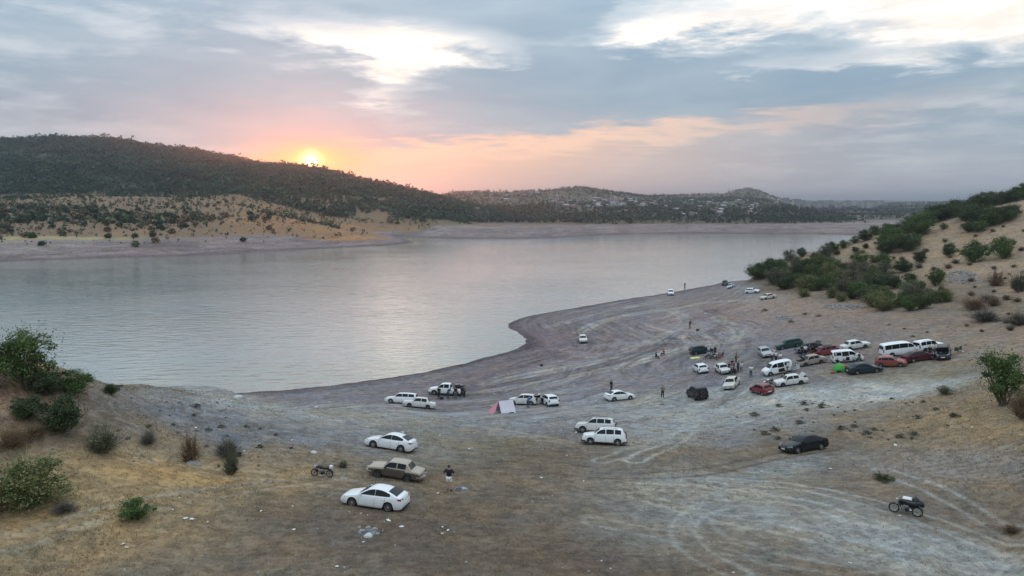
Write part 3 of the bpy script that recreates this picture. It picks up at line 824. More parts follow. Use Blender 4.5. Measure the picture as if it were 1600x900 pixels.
def scatter_px(poly, n, mind, seed):
    rg = random.Random(seed); xs = [p[0] for p in poly]; ys = [p[1] for p in poly]; P = []
    for _ in range(n * 40):
        if len(P) >= n: break
        x, y = rg.uniform(min(xs), max(xs)), rg.uniform(min(ys), max(ys))
        if in_poly(x, y, poly) and all((x - a) ** 2 + ((y - b) * 1.6) ** 2 > mind ** 2 for a, b in P): P.append((x, y))
    return sorted(P, key=lambda p: p[1])


THICK = [(1160, 434), (1185, 418), (1225, 408), (1262, 398), (1290, 396), (1292, 422), (1330, 420), (1352, 404), (1382, 404), (1395, 440), (1404, 456), (1440, 452),
         (1482, 458), (1484, 474), (1440, 486), (1395, 492), (1345, 474), (1300, 470), (1255, 464), (1215, 452)]
made = []
for i, (x, y) in enumerate(scatter_px(THICK, 76, 13.5, 3)):
    ht = random.uniform(13, 31) * (.75 if y < 425 else 1.0)
    k = random.choice(('green', 'olive' if y < 430 else 'pale', 'dark', 'olive', 'pale' if y > 455 and x > 1360 else 'dark', 'olive' if x < 1300 and y > 440 else 'green'))
    made.append(plant(x, y, ht, ht * random.uniform(1.1, 1.5), k, 'green bush in the dense thicket on the east shore hill', 'bush', 'bush', 'bushes of the east shore thicket'))
tell_apart(made, 5, '{} bush from the west in the {} row of the east shore thicket'); made = []
RIDGE = [(1300, 395, 20), (1318, 388, 14), (1335, 380, 12), (1352, 376, 20), (1368, 368, 18), (1384, 370, 22), (1392, 362, 16), (1404, 366, 20), (1420, 362, 26), (1436, 368, 36), (1446, 352, 26),
         (1458, 346, 30), (1470, 342, 26), (1484, 336, 28), (1497, 330, 30), (1508, 344, 30), (1520, 350, 34), (1536, 354, 34), (1552, 352, 32), (1568, 346, 30), (1580, 340, 24), (1525, 330, 30),
         (1538, 322, 26), (1550, 320, 24), (1562, 316, 24), (1576, 312, 22), (1588, 308, 22), (1600, 306, 26), (1612, 300, 28), (1398, 388, 34), (1418, 392, 30), (1384, 396, 26), (1428, 384, 22),
         (1514, 362, 18), (1530, 362, 20), (1336, 394, 10), (1352, 388, 9), (1308, 398, 9), (1474, 358, 10), (1376, 380, 12)]
for px, row, s in RIDGE:
    made.append(plant(px, row, s * .95, s * 1.35, random.choice(('dark', 'green', 'green', 'dark')), 'dark green bush along the crest line of the sandy east hill', 'bush', 'bush', 'bushes along the crest of the sandy hill'))
tell_apart(made, 2, '{} dark green bush from the west in the {} row along the sandy crest'); made = []
for i, (x, y) in enumerate(scatter_px([(1300, 402), (1400, 372), (1600, 320), (1600, 520), (1490, 520), (1490, 440), (1420, 415)], 46, 16, 8)):
    s = random.uniform(5, 12)
    made.append(plant(x, y, s * .8, s * 1.3, random.choice(('dry', 'grey', 'olive', 'dry')), 'small dry shrub scattered on the bare sandy east hill', 'shrub', 'dry_shrub', 'small dry shrubs on the sandy hill'))

tell_apart(made, 3, '{} small dry shrub from the west in the {} band of the sandy east hill'); made = []
# low tufts on the pale gravel
GRAV = [(1140, 655), (1230, 630), (1420, 620), (1500, 640), (1470, 690), (1330, 690), (1230, 690), (1150, 680)]
TUFT = make_plant('tuft', leaf_mat('dark_scrub_foliage', (.085, .085, .06), (.12, .115, .08), (.16, .15, .11)), 91, 14, 34, .06, airy=.5, base=-.12, stems=3)
for x, y in scatter_px(GRAV, 46, 9, 5) + scatter_px([(150, 620), (330, 625), (470, 700), (420, 735), (230, 680)], 26, 16, 6) + scatter_px([(1150, 478), (1300, 490), (1560, 520), (1500, 545), (1250, 520)], 16, 20, 9):
    s = (3.5 + 9 * random.random() ** 2.2) * (1 if y > 600 else .6)
    made.append(plant(x, y, s * .7, s * 1.6, TUFT, 'low dark scrub tuft on the pale gravel', 'tuft', 'scrub_tuft', 'dark scrub tufts on the gravel'))
tell_apart(made, 6, '{} low dark scrub tuft from the west in the {} band of gravel'); made = []


# ---- straw grass tufts over the near ground, nobody could count them
def scatter_pts(n, y0, y1, seed, umax=.85):
    rg = np.random.default_rng(seed); Y_ = np.sqrt(rg.uniform(y0 ** 2, y1 ** 2, n)); return rg.uniform(-umax, umax, n) * Y_, Y_, rg


gx, gy, rg = scatter_pts(110000, 33, 85, 5, .80)
gz, gd, _ = terrain(gx, gy); ppx, prr = project(gx, gy, gz)
pr_ = .25 + .75 * smooth(fbm(gx, gy, 5, 3, 42), -.3, .5)
pr_ *= 1 - .85 * np.exp(-(((ppx - 1250) / 380) ** 2 + ((prr - 800) / 70) ** 2)) - .8 * smooth(prr, 690, 650) * smooth(ppx, 240, 330) * (ppx < 1400)
pr_ = np.clip(pr_, .03, 1)
pr_ *= (.35 + .65 * smooth(ppx, 620, 120) + .3 * smooth(ppx, 1350, 1600)) * smooth(gd, 12, 30)
sel = rg.uniform(size=len(gx)) < pr_; gx, gy, gz = gx[sel], gy[sel], gz[sel]
n = len(gx); nb_ = 4
bx = np.repeat(gx, nb_) + rg.normal(size=n * nb_) * .06; by = np.repeat(gy, nb_) + rg.normal(size=n * nb_) * .06; bz = np.repeat(gz, nb_) - .02
hh = rg.uniform(.05, .19, n * nb_) * np.repeat(rg.uniform(.6, 1.5, n), nb_); a = rg.uniform(0, 6.28, n * nb_); w_ = rg.uniform(.012, .03, n * nb_)
v = np.stack([np.stack([bx - np.cos(a) * w_, by - np.sin(a) * w_, bz], -1), np.stack([bx + np.cos(a) * w_, by + np.sin(a) * w_, bz], -1),
              np.stack([bx + rg.normal(size=n * nb_) * .07, by + rg.normal(size=n * nb_) * .07, bz + hh], -1)], 1).reshape(-1, 3)
tag(link('dry_grass', raw_mesh('dry_grass', v, np.arange(len(v)).reshape(-1, 3), M_STRAW)), 'short dry straw grass over the near ground', 'grass', kind='stuff')

# ---- stones
ico = bmesh.new(); bmesh.ops.create_icosphere(ico, subdivisions=1, radius=1); IV = np.array([v.co[:] for v in ico.verts]); IF = np.array([[v.index for v in f.verts] for f in ico.faces]); ico.free()


def stone_mat(name, a, b):
    m, t, p = material(name); g = t.new('ShaderNodeNewGeometry')
    f = t.noise(E(t, t.new('ShaderNodeTexCoord').outputs['Object']), 9, 5, .6)
    c_ = t.mix(t.sstep(E(t, g.outputs['Random Per Island']), 0, 1), a, b); t.l.new(t.scale(c_, f * .8 + .6).s, p.inputs['Base Color']); p.inputs['Roughness'].default_value = .9
    return m


M_STONE = stone_mat('grey_stone', (.13, .13, .14), (.30, .29, .28))
M_WHITE_ST = stone_mat('pale_stone', (.35, .34, .32), (.52, .51, .48))


def stones(name, px_, py_, pz_, size, mat, label, seed):
    rg = np.random.default_rng(seed); n = len(px_)
    q = rg.uniform(.6, 1.25, (n, 12, 1)) * IV[None] * size[:, None, None] * np.stack([rg.uniform(.8, 1.4, n), rg.uniform(.7, 1.1, n), rg.uniform(.4, .75, n)], -1)[:, None]
    an = rg.uniform(0, 6.28, n); c, s = np.cos(an)[:, None], np.sin(an)[:, None]
    x = q[..., 0] * c - q[..., 1] * s; y = q[..., 0] * s + q[..., 1] * c
    v = np.stack([x + px_[:, None], y + py_[:, None], q[..., 2] + pz_[:, None]], -1).reshape(-1, 3)
    f = (IF[None] + (np.arange(n) * 12)[:, None, None]).reshape(-1, 3)
    tag(link(name, raw_mesh(name, v, f, mat)), label, kind='stuff')


gx, gy, rg = scatter_pts(30000, 34, 150, 15, .78)
gz, gd, _ = terrain(gx, gy); ppx, prr = project(gx, gy, gz)
wgt = .12 + .9 * np.exp(-(((ppx - 330) / 150) ** 2 + ((prr - 655) / 40) ** 2)) + .7 * np.exp(-(((ppx - 1280) / 230) ** 2 + ((prr - 650) / 34) ** 2)) + .25 * np.exp(-(((ppx - 1500) / 150) ** 2 + ((prr - 700) / 90) ** 2))
sel = (rg.uniform(size=len(gx)) < wgt) & (gd > 1.0); gx, gy, gz = gx[sel], gy[sel], gz[sel]
stones('gravel_stones', gx, gy, gz, rg.uniform(.02, .13, len(gx)) ** 1.0 * (.6 + gy / 130), M_STONE, 'loose grey stones strewn over the gravel', 16)
gx, gy, rg = scatter_pts(5000, 34, 120, 17, .75)
gz, gd, _ = terrain(gx, gy); ppx, prr = project(gx, gy, gz)
wgt = .07 + .6 * np.exp(-(((ppx - 370) / 60) ** 2 + ((prr - 626) / 14) ** 2)) + .12 * np.exp(-(((ppx - 330) / 150) ** 2 + ((prr - 655) / 40) ** 2))
sel = (rg.uniform(size=len(gx)) < wgt) & (gd > 1.5); gx, gy, gz = gx[sel], gy[sel], gz[sel]
stones('pale_pebbles', gx, gy, gz, rg.uniform(.03, .12, len(gx)) * (.6 + gy / 120), M_WHITE_ST, 'pale stones scattered over the dry ground', 18)
# rubble on the east hill
P = []
for cx, cy, rx, ry, nn in ((1500, 434, 28, 10, 260), (1318, 480, 34, 4, 160), (1225, 497, 16, 3, 60)):
    for _ in range(nn):
        a, r_ = random.uniform(0, 6.28), math.sqrt(random.random()); q = (cx + rx * r_ * math.cos(a), cy + ry * r_ * math.sin(a)); P.append(q)
gg = [ground_px(*q) for q in P]; gg = np.array([tuple(q) for q in gg if q is not None])
stones('rubble', gg[:, 0], gg[:, 1], gg[:, 2], np.random.default_rng(2).uniform(.12, .42, len(gg)), M_STONE, 'grey stone rubble spilled on the east hill', 19)


def one_stone(name, seed, mat):
    rg = np.random.default_rng(seed); b = bmesh.new(); bmesh.ops.create_icosphere(b, subdivisions=2, radius=1)
    for v in b.verts:
        n_ = math.sin(v.co.x * 2.3 + seed) * .18 + math.cos(v.co.y * 2.9 + seed * 2) * .15 + math.sin(v.co.z * 3.7 + seed) * .12; v.co *= 1 + n_
        v.co.z *= .6
        if v.co.z < -.25: v.co.z = -.25
    me = bpy.data.meshes.new(name); b.to_mesh(me); b.free(); me.materials.append(mat); return me


ST = [one_stone('stone', s, M_WHITE_ST) for s in (1, 5)] + [one_stone('stone', s, M_STONE) for s in (2, 3)]
for i, (px, row, s, k, lab) in enumerate((
    (575, 838, .30, 0, 'pale stone at the front of the fireplace ring'), (566, 830, .20, 2, 'flat grey stone on the west side of the fireplace'),
    (584, 828, .22, 3, 'grey stone on the east side of the fireplace'), (575, 825, .17, 2, 'small grey stone behind the fireplace ashes'),
    (562, 824, .12, 3, 'little grey stone at the back corner of the fireplace'), (590, 834, .13, 2, 'little grey stone nearest the paper scrap by the fireplace'),
    (491, 708, .28, 0, 'white stone above the parked motorcycle'), (343, 640, .5, 2, 'dark boulder among white stones on the west bank'),
    (371, 622, .55, 0, 'pale boulder at the waterline of the west bank'), (487, 636, .45, 3, 'dark boulder on the grey flat west of the estate cars'),
    (494, 637, .35, 1, 'pale boulder beside the dark boulder on the grey flat'), (307, 632, .4, 2, 'dark boulder at the crest of the grey bank'),
    (300, 725, .4, 2, 'dark stone under the rust brown bush'), (307, 727, .3, 3, 'smaller dark stone under the rust brown bush'))):
    g = ground_px(px, row); o = link('stone', ST[k], None, (g.x, g.y, g.z + s * .1)); o.scale = (s, s * .85, s); o.rotation_euler.z = i * 1.7; tag(o, lab, 'stone')
m_ash, at_, ab = material('fire_ash'); _f = at_.noise(E(at_, at_.new('ShaderNodeTexCoord').outputs['Object']), 4, 5, .7)
at_.l.new(at_.mix(at_.sstep(_f, .4, .6), (.05, .05, .055), (.20, .20, .21)).s, ab.inputs['Base Color']); ab.inputs['Roughness'].default_value = 1
for px, row, rx, lab in ((576, 832, .75, 'grey ash heap inside the stone fireplace ring'), (722, 764, .7, 'grey ash patch beside the man in white shorts'), (1037, 632, .5, 'dark burnt patch before the man in dark clothes')):
    g = ground_px(px, row); b = bmesh.new(); bmesh.ops.create_uvsphere(b, u_segments=18, v_segments=8, radius=1)
    for v in b.verts: v.co.x *= rx * (1 + .12 * math.sin(5 * v.co.y)); v.co.y *= rx * .8 * (1 + .15 * math.cos(4 * v.co.x)); v.co.z *= .07
    me = bpy.data.meshes.new('ash_heap'); b.to_mesh(me); b.free(); me.materials.append(m_ash); [setattr(p, 'use_smooth', True) for p in me.polygons]
    tag(link('ash_heap', me, None, (g.x, g.y, g.z)), lab, 'ash')

# ---- litter
m_paper, t_, b_ = material('white_litter'); b_.inputs['Base Color'].default_value = (.72, .72, .70, 1); b_.inputs['Roughness'].default_value = .6
def scrap(seed):
    rg = random.Random(seed); b = bmesh.new(); bmesh.ops.create_grid(b, x_segments=4, y_segments=3, size=.5)
    for v in b.verts: v.co.z = rg.uniform(0, .28); v.co.x += rg.uniform(-.12, .12); v.co.y = v.co.y * .6 + rg.uniform(-.1, .1)
    bmesh.ops.solidify(b, geom=b.faces[:], thickness=.02)
    me = bpy.data.meshes.new('litter'); b.to_mesh(me); b.free(); me.materials.append(m_paper); return me
SCR = [scrap(s) for s in range(4)]
for i, (px, row, s) in enumerate(((724, 764, .35), (691, 824, .2), (700, 829, .2), (684, 771, .18), (846, 747, .26), (912, 752, .18), (627, 824, .3), (607, 814, .32), (290, 811, .3), (300, 812, .3),
        (325, 816, .18), (192, 851, .25), (198, 856, .2), (280, 779, .18), (408, 799, .2), (459, 828, .2), (270, 797, .15), (1399, 696, .4), (1297, 733, .3), (1503, 550, .5), (1519, 668, .3),
        (1190, 737, .2), (629, 676, .35), (733, 702, .3), (741, 677, .2), (885, 712, .2), (900, 676, .3), (1102, 490, .5), (306, 669, .3), (382, 705, .2), (526, 886, .2), (1328, 880, .2), (768, 634, .2), (456, 688, .2))):
    g = ground_px(px, row); o = link('paper_scrap', SCR[i % 4], None, (g.x, g.y, g.z + .01)); o.scale = (s, s, s); o.rotation_euler.z = i * 2.1
    tag(o, 'crumpled white scrap of paper lying on the dry ground', 'litter', 'white litter scraps on the ground'); made.append(o)
tell_apart(made, 4, '{} white paper scrap from the west in the {} band of dry ground'); made = []

# ------------------------------------------------------------------ far woods, shrubs, villages
def tree_template(seed, nl, tall=1.0):
    rg = np.random.default_rng(seed); d = rg.normal(size=(nl, 3)); d /= np.linalg.norm(d, axis=1)[:, None]
    c = d * np.array([.42, .42, .40 * tall]) * rg.uniform(.4, 1, (nl, 1)) ** .5 + np.array([0, 0, .5 * tall])
    v, f = leaves(c, .24, rg); return v, f
TT = [tree_template(s, 15, t) for s, t in ((1, 1), (2, 1.15), (3, .9), (4, 1.3))]


def mass(name, x, y, z, size, mat, label, seed):
    rg = np.random.default_rng(seed); V, Fc, o = [], [], 0
    which = rg.integers(0, len(TT), len(x))
    for k, (tv, tf) in enumerate(TT):
        i = np.nonzero(which == k)[0]
        an = rg.uniform(0, 6.28, len(i)); c, s = np.cos(an)[:, None], np.sin(an)[:, None]
        q = tv[None] * size[i][:, None, None]
        v = np.stack([q[..., 0] * c - q[..., 1] * s + x[i][:, None], q[..., 0] * s + q[..., 1] * c + y[i][:, None], q[..., 2] * rg.uniform(.8, 1.2, (len(i), 1)) + z[i][:, None] - .1 * size[i][:, None]], -1).reshape(-1, 3)
        f = (tf[None] + (np.arange(len(i)) * len(tv))[:, None, None]).reshape(-1, 4) + o
        V.append(v); Fc.append(f); o += len(v)
    return tag(link(name, raw_mesh(name, np.concatenate(V), np.concatenate(Fc), mat)), label, kind='stuff')


rg = np.random.default_rng(33)
# the wooded hill
n = 42000; y = rg.uniform(690, 1080, n); x = rg.uniform(-.82, -.055, n) * y
z, _, d = terrain(x, y); px, pr = project(x, y, z)
dens = smooth(z, 33, 40) * (1 - .75 * smooth(fbm(x, y, 40, 3, 71), .35, .75)) + .5 * smooth(px, 300, 420) * smooth(fbm(x, y, 40, 3, 72), -.2, .4)
dens *= 1 - .7 * np.exp(-(((px - 30) / 60) ** 2 + ((pr - 240) / 14) ** 2)) - .6 * np.exp(-(((px - 360) / 70) ** 2 + ((pr - 290) / 7) ** 2))
dens = np.maximum(dens, smooth(px, 600, 640) * .9 * smooth(pr, 345, 338))
sel = rg.uniform(size=n) < dens
mass('forest', x[sel], y[sel], z[sel], rg.uniform(2.4, 5.2, sel.sum()) * (1 + .45 * fbm(x[sel], y[sel], 28, 3, 75)) * (1 + .5 * (rg.uniform(size=sel.sum()) > .93)), M_FAR, 'dark oak wood covering the whole western hill', 34)
# wooded slopes behind the far beach
n = 36000; y = np.exp(rg.uniform(math.log(715), math.log(2500), n)); u = rg.uniform(-.10, .80, n); x = u * y
z, _, d = terrain(x, y); px, pr = project(x, y, z)
f1, f2 = fbm(x, y, 90, 3, 81), fbm(x, y, 40, 3, 82)
dens = .15 + .8 * smooth(f1 + .5 * f2, -.4, .4); dens *= 1 - .5 * smooth(px, 690, 740) * smooth(px, 900, 860) * smooth(y, 950, 1150)
dens *= smooth(z, 7.3, 9.5) * smooth(px, 690, 715); dens = np.maximum(dens, (px > 700) * smooth(pr, 348, 344) * smooth(y, 900, 860) * .9 * (z > 9))
sel = rg.uniform(size=n) < dens
mass('woods', x[sel], y[sel], z[sel], rg.uniform(2.6, 5.8, sel.sum()), M_WOOD, 'scattered dark woods on the low hills across the lake', 35)
# shrubs on the straw headland: the larger ones one by one, the rest together
n = 9500; y = rg.uniform(385, 700, n); x = rg.uniform(-.80, -.10, n) * y
z, _, d = terrain(x, y); px, pr = project(x, y, z)
band = np.exp(-(((px - 30) / 120) ** 2 + ((pr - 335) / 12) ** 2)) + np.exp(-(((px - 200) / 150) ** 2 + ((pr - 342) / 7) ** 2)) + .5 * np.exp(-(((px - 560) / 90) ** 2 + ((pr - 335) / 9) ** 2))
dens = (.20 + .45 * smooth(fbm(x, y, 50, 3, 91), -.1, .5) + .9 * band) * smooth(z, 8.6, 10.5) + .10 * smooth(z, 3, 8)
sel = (rg.uniform(size=n) < dens) & (d > 6) & (pr > 300)
x, y, z = x[sel], y[sel], z[sel]; s = (1.1 + 3.0 * rg.uniform(0, 1, len(x)) ** 2.4) * (1 + .5 * band[sel].clip(0, 1)); app = s / y; order = np.argsort(-app)
SH = []
for k in range(4):
    tv, tf = tree_template(200 + k, 60); tv = tv.copy(); SH.append((raw_mesh('shrub', tv * 1.0, tf, (M_DARK, M_FAR, M_OLIVE, M_DRY)[k])))
for i in order[:290]:
    o = link('shrub', SH[int(rg.integers(0, 4))], None, (x[i], y[i], z[i] - .1 * s[i])); o.scale = (s[i] * 1.25, s[i] * 1.25, s[i]); o.rotation_euler.z = rg.uniform(0, 6)
    made.append(o); tag(o, 'dark shrub dotted on the straw coloured headland across the water', 'shrub', 'shrubs on the straw headland')
tell_apart(made, 10, '{} shrub from the west in the {} band of the straw headland across the water')
i = order[290:]
mass('undergrowth', x[i], y[i], z[i], s[i], M_FAR, 'smaller shrubs over the straw headland', 36)

# villages
def flat_mat(name, c, rough=.8):
    m, t, p = material(name); f = t.noise(E(t, t.new('ShaderNodeTexCoord').outputs['Object']), 1.5, 5, .6)
    oi = E(t, t.new('ShaderNodeObjectInfo').outputs['Random'])
    t.l.new(t.scale(t.mix(0.0, c, c), f * .35 + .82 + (oi - .5) * .25).s, p.inputs['Base Color']); p.inputs['Roughness'].default_value = rough; return m
M_WALLW, M_WALLC, M_ROOF, M_WIN = flat_mat('white_plaster', (.34, .34, .35)), flat_mat('cream_plaster', (.34, .31, .28)), flat_mat('red_roof_tile', (.20, .12, .10)), flat_mat('dark_window', (.04, .045, .055), .3)


class MB:
    """collects shapes into one mesh"""
    def __init__(s): s.v = []; s.f = []; s.m = []; s.mats = []
    def mi(s, m):
        if m not in s.mats: s.mats.append(m)
        return s.mats.index(m)
    def add(s, V, Fc, m):
        o = len(s.v); s.v += [tuple(v) for v in V]; s.f += [tuple(i + o for i in f) for f in Fc]; s.m += [s.mi(m)] * len(Fc)
    def box(s, c, d, m, rz=0, bevel=0, taper=1.0):
        x, y, z = (k / 2 for k in d); V = []
        for sx, sy, sz in ((-1, -1, -1), (1, -1, -1), (1, 1, -1), (-1, 1, -1), (-1, -1, 1), (1, -1, 1), (1, 1, 1), (-1, 1, 1)):
            t = taper if sz > 0 else 1; px, py = sx * x * t, sy * y * t
            V.append((c[0] + px * math.cos(rz) - py * math.sin(rz), c[1] + px * math.sin(rz) + py * math.cos(rz), c[2] + sz * z))
        s.add(V, [(0, 3, 2, 1), (4, 5, 6, 7), (0, 1, 5, 4), (1, 2, 6, 5), (2, 3, 7, 6), (3, 0, 4, 7)], m)
    def tube(s, pts, rad, m, seg=8, cap=True):
        V, Fc = tube(pts, rad, seg); n = len(pts)
        if cap: Fc = Fc + [tuple(reversed(range(seg))), tuple(range((n - 1) * seg, n * seg))]
        s.add(V, Fc, m)
    def lathe(s, prof, m, seg=16, axis='z', c=(0, 0, 0)):
        V, Fc = [], []
        for r, h in prof:
            for k in range(seg):
                a = 2 * math.pi * k / seg; p = (r * math.cos(a), r * math.sin(a), h)
                if axis == 'y': p = (p[0], h, p[1])
                V.append((p[0] + c[0], p[1] + c[1], p[2] + c[2]))
        for i in range(len(prof) - 1):
            for k in range(seg):
                a, b = i * seg + k, i * seg + (k + 1) % seg; Fc.append((a, b, b + seg, a + seg))
        Fc.append(tuple(reversed(range(seg)))); Fc.append(tuple(range((len(prof) - 1) * seg, len(prof) * seg)))
        s.add(V, Fc, m)
    def mesh(s, name, sm=None):
        me = bpy.data.meshes.new(name); me.from_pydata(s.v, [], s.f)
        for m in s.mats: me.materials.append(m)
        me.polygons.foreach_set('material_index', s.m)
        if sm is not None:
            me.polygons.foreach_set('use_smooth', [True] * len(s.f)); me.set_sharp_from_angle(angle=R(sm))
        me.update(); return me


def house(seed):
    rg_ = random.Random(seed); b = MB(); w, d, h = rg_.uniform(6, 9), rg_.uniform(6, 8), rg_.uniform(3.2, 6)
    wm = M_WALLW if seed % 3 else M_WALLC
    b.box((0, 0, h / 2 - 1), (w, d, h + 2), wm)
    e = .4; b.add([(-w / 2 - e, -d / 2 - e, h), (w / 2 + e, -d / 2 - e, h), (w / 2 + e, d / 2 + e, h), (-w / 2 - e, d / 2 + e, h), (-w / 2 - e, 0, h + 1.8), (w / 2 + e, 0, h + 1.8)],
          [(0, 1, 5, 4), (2, 3, 4, 5), (0, 4, 3), (1, 2, 5), (0, 3, 2, 1)], M_ROOF if seed % 2 else M_WALLW)
    for k in range(3):
        for sz in ((1.6,) if h < 4.5 else (1.4, 4.0)): b.box((-w / 3 + k * w / 3, -d / 2 - .02, sz), (.9, .1, 1.1), M_WIN)
    return b.mesh('village_house')


def block(seed):
    rg_ = random.Random(seed); b = MB(); w, d, h = rg_.uniform(14, 22), 13, rg_.uniform(12, 24)
    b.box((0, 0, h / 2 - 2), (w, d, h + 4), M_WALLW); b.box((0, 0, h + .5), (w + 1, d + 1, 1), M_ROOF if seed % 2 else M_WALLC)
    for i in range(4):
        for j in range(int(h / 3)): b.box((-w / 2 + (i + .5) * w / 4, -d / 2 - .05, 1.8 + j * 3), (1.6, .2, 1.4), M_WIN)
    return b.mesh('apartment_block')


HS, BK = [house(s) for s in range(6)], [block(s) for s in range(4)]
rg_ = random.Random(4)
def settle(meshes, name, n, box, lab, grp, cat, sc=(1, 1)):
    k = 0; made = []
    while k < n:
        px, row = rg_.gauss((box[0] + box[1]) / 2, (box[1] - box[0]) / 3.4), rg_.uniform(box[2], box[3])
        if not box[0] < px < box[1]: continue
        k += 1; g = ground_px(px, row)
        if g is None or g.y > 6000: continue
        o = link(name, rg_.choice(meshes), None, g); o.rotation_euler.z = rg_.uniform(-.5, .5); s = rg_.uniform(*sc); o.scale = (s, s, s * .95); tag(o, lab, cat, grp); made.append(o)
    tell_apart(made, 3, '{} ' + lab + ' counted from the west, {} row')
settle(HS, 'village_house', 64, (868, 1030, 312, 326), 'white house of the minaret village', 'houses round the minaret', 'house', (.55, .9))
settle(HS, 'village_house', 42, (1015, 1215, 313, 338), 'pale house among trees across the lake', 'houses among the trees across the lake', 'house', (.55, .9))
settle(HS, 'village_house', 14, (710, 880, 303, 318), 'pale farmhouse on the upper fields', 'farmhouses on the upper fields', 'house', (.7, 1.0))
settle(BK, 'apartment_block', 56, (1226, 1380, 318, 327), 'pale block of the hazy town', 'blocks of the hazy town', 'building', (.5, .8))
g = ground_px(954, 325); mn = tag(link('minaret', None), 'slender white minaret with pointed cap above the village', 'minaret'); mn.location = g
b = MB(); b.lathe([(1.3, -2), (1.3, 3), (.95, 4), (.9, 14)], M_WALLW, 10); link('shaft', b.mesh('shaft', 40), mn)
b = MB(); b.lathe([(.9, 11), (1.5, 11.8), (1.5, 12.6), (.9, 12.7)], M_WALLW, 10); link('balcony', b.mesh('balcony', 40), mn)
b = MB(); b.lathe([(1.0, 14), (.8, 15), (.05, 19)], flat_mat('grey_lead', (.3, .32, .34)), 10); link('cap', b.mesh('cap', 40), mn)
g = ground_px(958, 325); mq = tag(link('mosque', None), 'low white mosque with a small dome beside the minaret', 'mosque'); mq.location = g
b = MB(); b.box((0, 0, 2), (11, 10, 8), M_WALLW); link('wall', b.mesh('wall'), mq)
b = MB(); b.lathe([(3.6, 6), (3.4, 7.2), (2.6, 8.6), (1.3, 9.4), (.05, 9.7)], M_WALLW, 14); link('dome', b.mesh('dome', 40), mq)

# ------------------------------------------------------------------ vehicles
def paint(name, c, rough=.32, metal=0.0, dust=.42, coat=None):
    m, t, p = material(name); o = E(t, t.new('ShaderNodeTexCoord').outputs['Object']); x, y, z = t.sep(o)
    f = t.noise(o, 2.2, 5, .65)
    d = (t.sstep(z, .75, .25) * (f * .9 + .25)).clamp() * dust + f * .06 * (dust > .1)
    t.l.new(t.mix(d, c, (.30, .26, .22)).s, p.inputs['Base Color']); t.l.new((d * .6 + rough).s, p.inputs['Roughness'])
    p.inputs['Metallic'].default_value = metal; p.inputs['Coat Weight'].default_value = .05 if max(c) < .1 else .35; p.inputs['Specular IOR Level'].default_value = .3 if max(c) < .1 else .5; p.inputs['Coat Roughness'].default_value = .12
    return m


def simple(name, c, rough=.6, metal=0.0, spec=.5):
    m, t, p = material(name); f = t.noise(E(t, t.new('ShaderNodeTexCoord').outputs['Object']), 6, 4, .6)
    t.l.new(t.scale(t.mix(0.0, c, c), f * .3 + .85).s, p.inputs['Base Color']); p.inputs['Roughness'].default_value = rough
    p.inputs['Metallic'].default_value = metal; p.inputs['Specular IOR Level'].default_value = spec
    return m


PT = {'white': paint('white_paint', (.82, .84, .85)), 'old_white': paint('aged_white_paint', (.68, .675, .655), .45, 0, .38), 'cream': paint('cream_paint', (.60, .57, .50), .45, 0, .3),
      'beige': paint('beige_paint', (.40, .34, .27), .42, 0, .15), 'brown': paint('brown_paint', (.085, .066, .056), .45, 0, .08), 'black': paint('black_paint', (.012, .014, .018), .22, 0, .05),
      'teal': paint('dark_teal_paint', (.020, .040, .052), .25, 0, .06), 'green': paint('dark_green_paint', (.020, .065, .055), .28, 0, .08), 'red': paint('red_paint', (.20, .016, .020), .35, 0, .12),
      'fadedred': paint('faded_red_paint', (.27, .055, .045), .4, 0, .15), 'maroon': paint('maroon_paint', (.065, .010, .017), .28, 0, .08), 'grey': paint('dark_grey_paint', (.045, .05, .058), .3, .2, .10),
      'silver': paint('silver_paint', (.42, .43, .44), .35, .4), 'tan': paint('tan_paint', (.30, .255, .21), .42), 'ltblue': paint('pale_blue_paint', (.50, .56, .62), .4)}
M_GLASS, _t, _g = material('tinted_glass'); _g.inputs['Base Color'].default_value = (.012, .015, .018, 1); _g.inputs['Roughness'].default_value = .06; _g.inputs['Specular IOR Level'].default_value = .22
M_TRIM = simple('black_trim', (.018, .018, .019), .6); M_TYRE = simple('tyre_rubber', (.022, .021, .020), .85); M_RIM = simple('alloy_rim', (.42, .42, .43), .35, .7)
M_STEEL = simple('steel_rim', (.20, .20, .21), .5, .5); M_CHROME = simple('chrome_trim', (.6, .6, .6), .2, .9)
M_HEAD, _t, _g = material('headlight_glass'); _g.inputs['Base Color'].default_value = (.55, .58, .60, 1); _g.inputs['Roughness'].default_value = .12; _g.inputs['Metallic'].default_value = .3
M_TAIL, _t, _g = material('red_tail_glass'); _g.inputs['Base Color'].default_value = (.20, .012, .012, 1); _g.inputs['Roughness'].default_value = .2
M_PLATE = simple('white_plate', (.75, .75, .75), .5); M_DARKIN = simple('dark_interior', (.012, .012, .013), .9); M_SEAT = simple('grey_upholstery', (.10, .10, .11), .9)

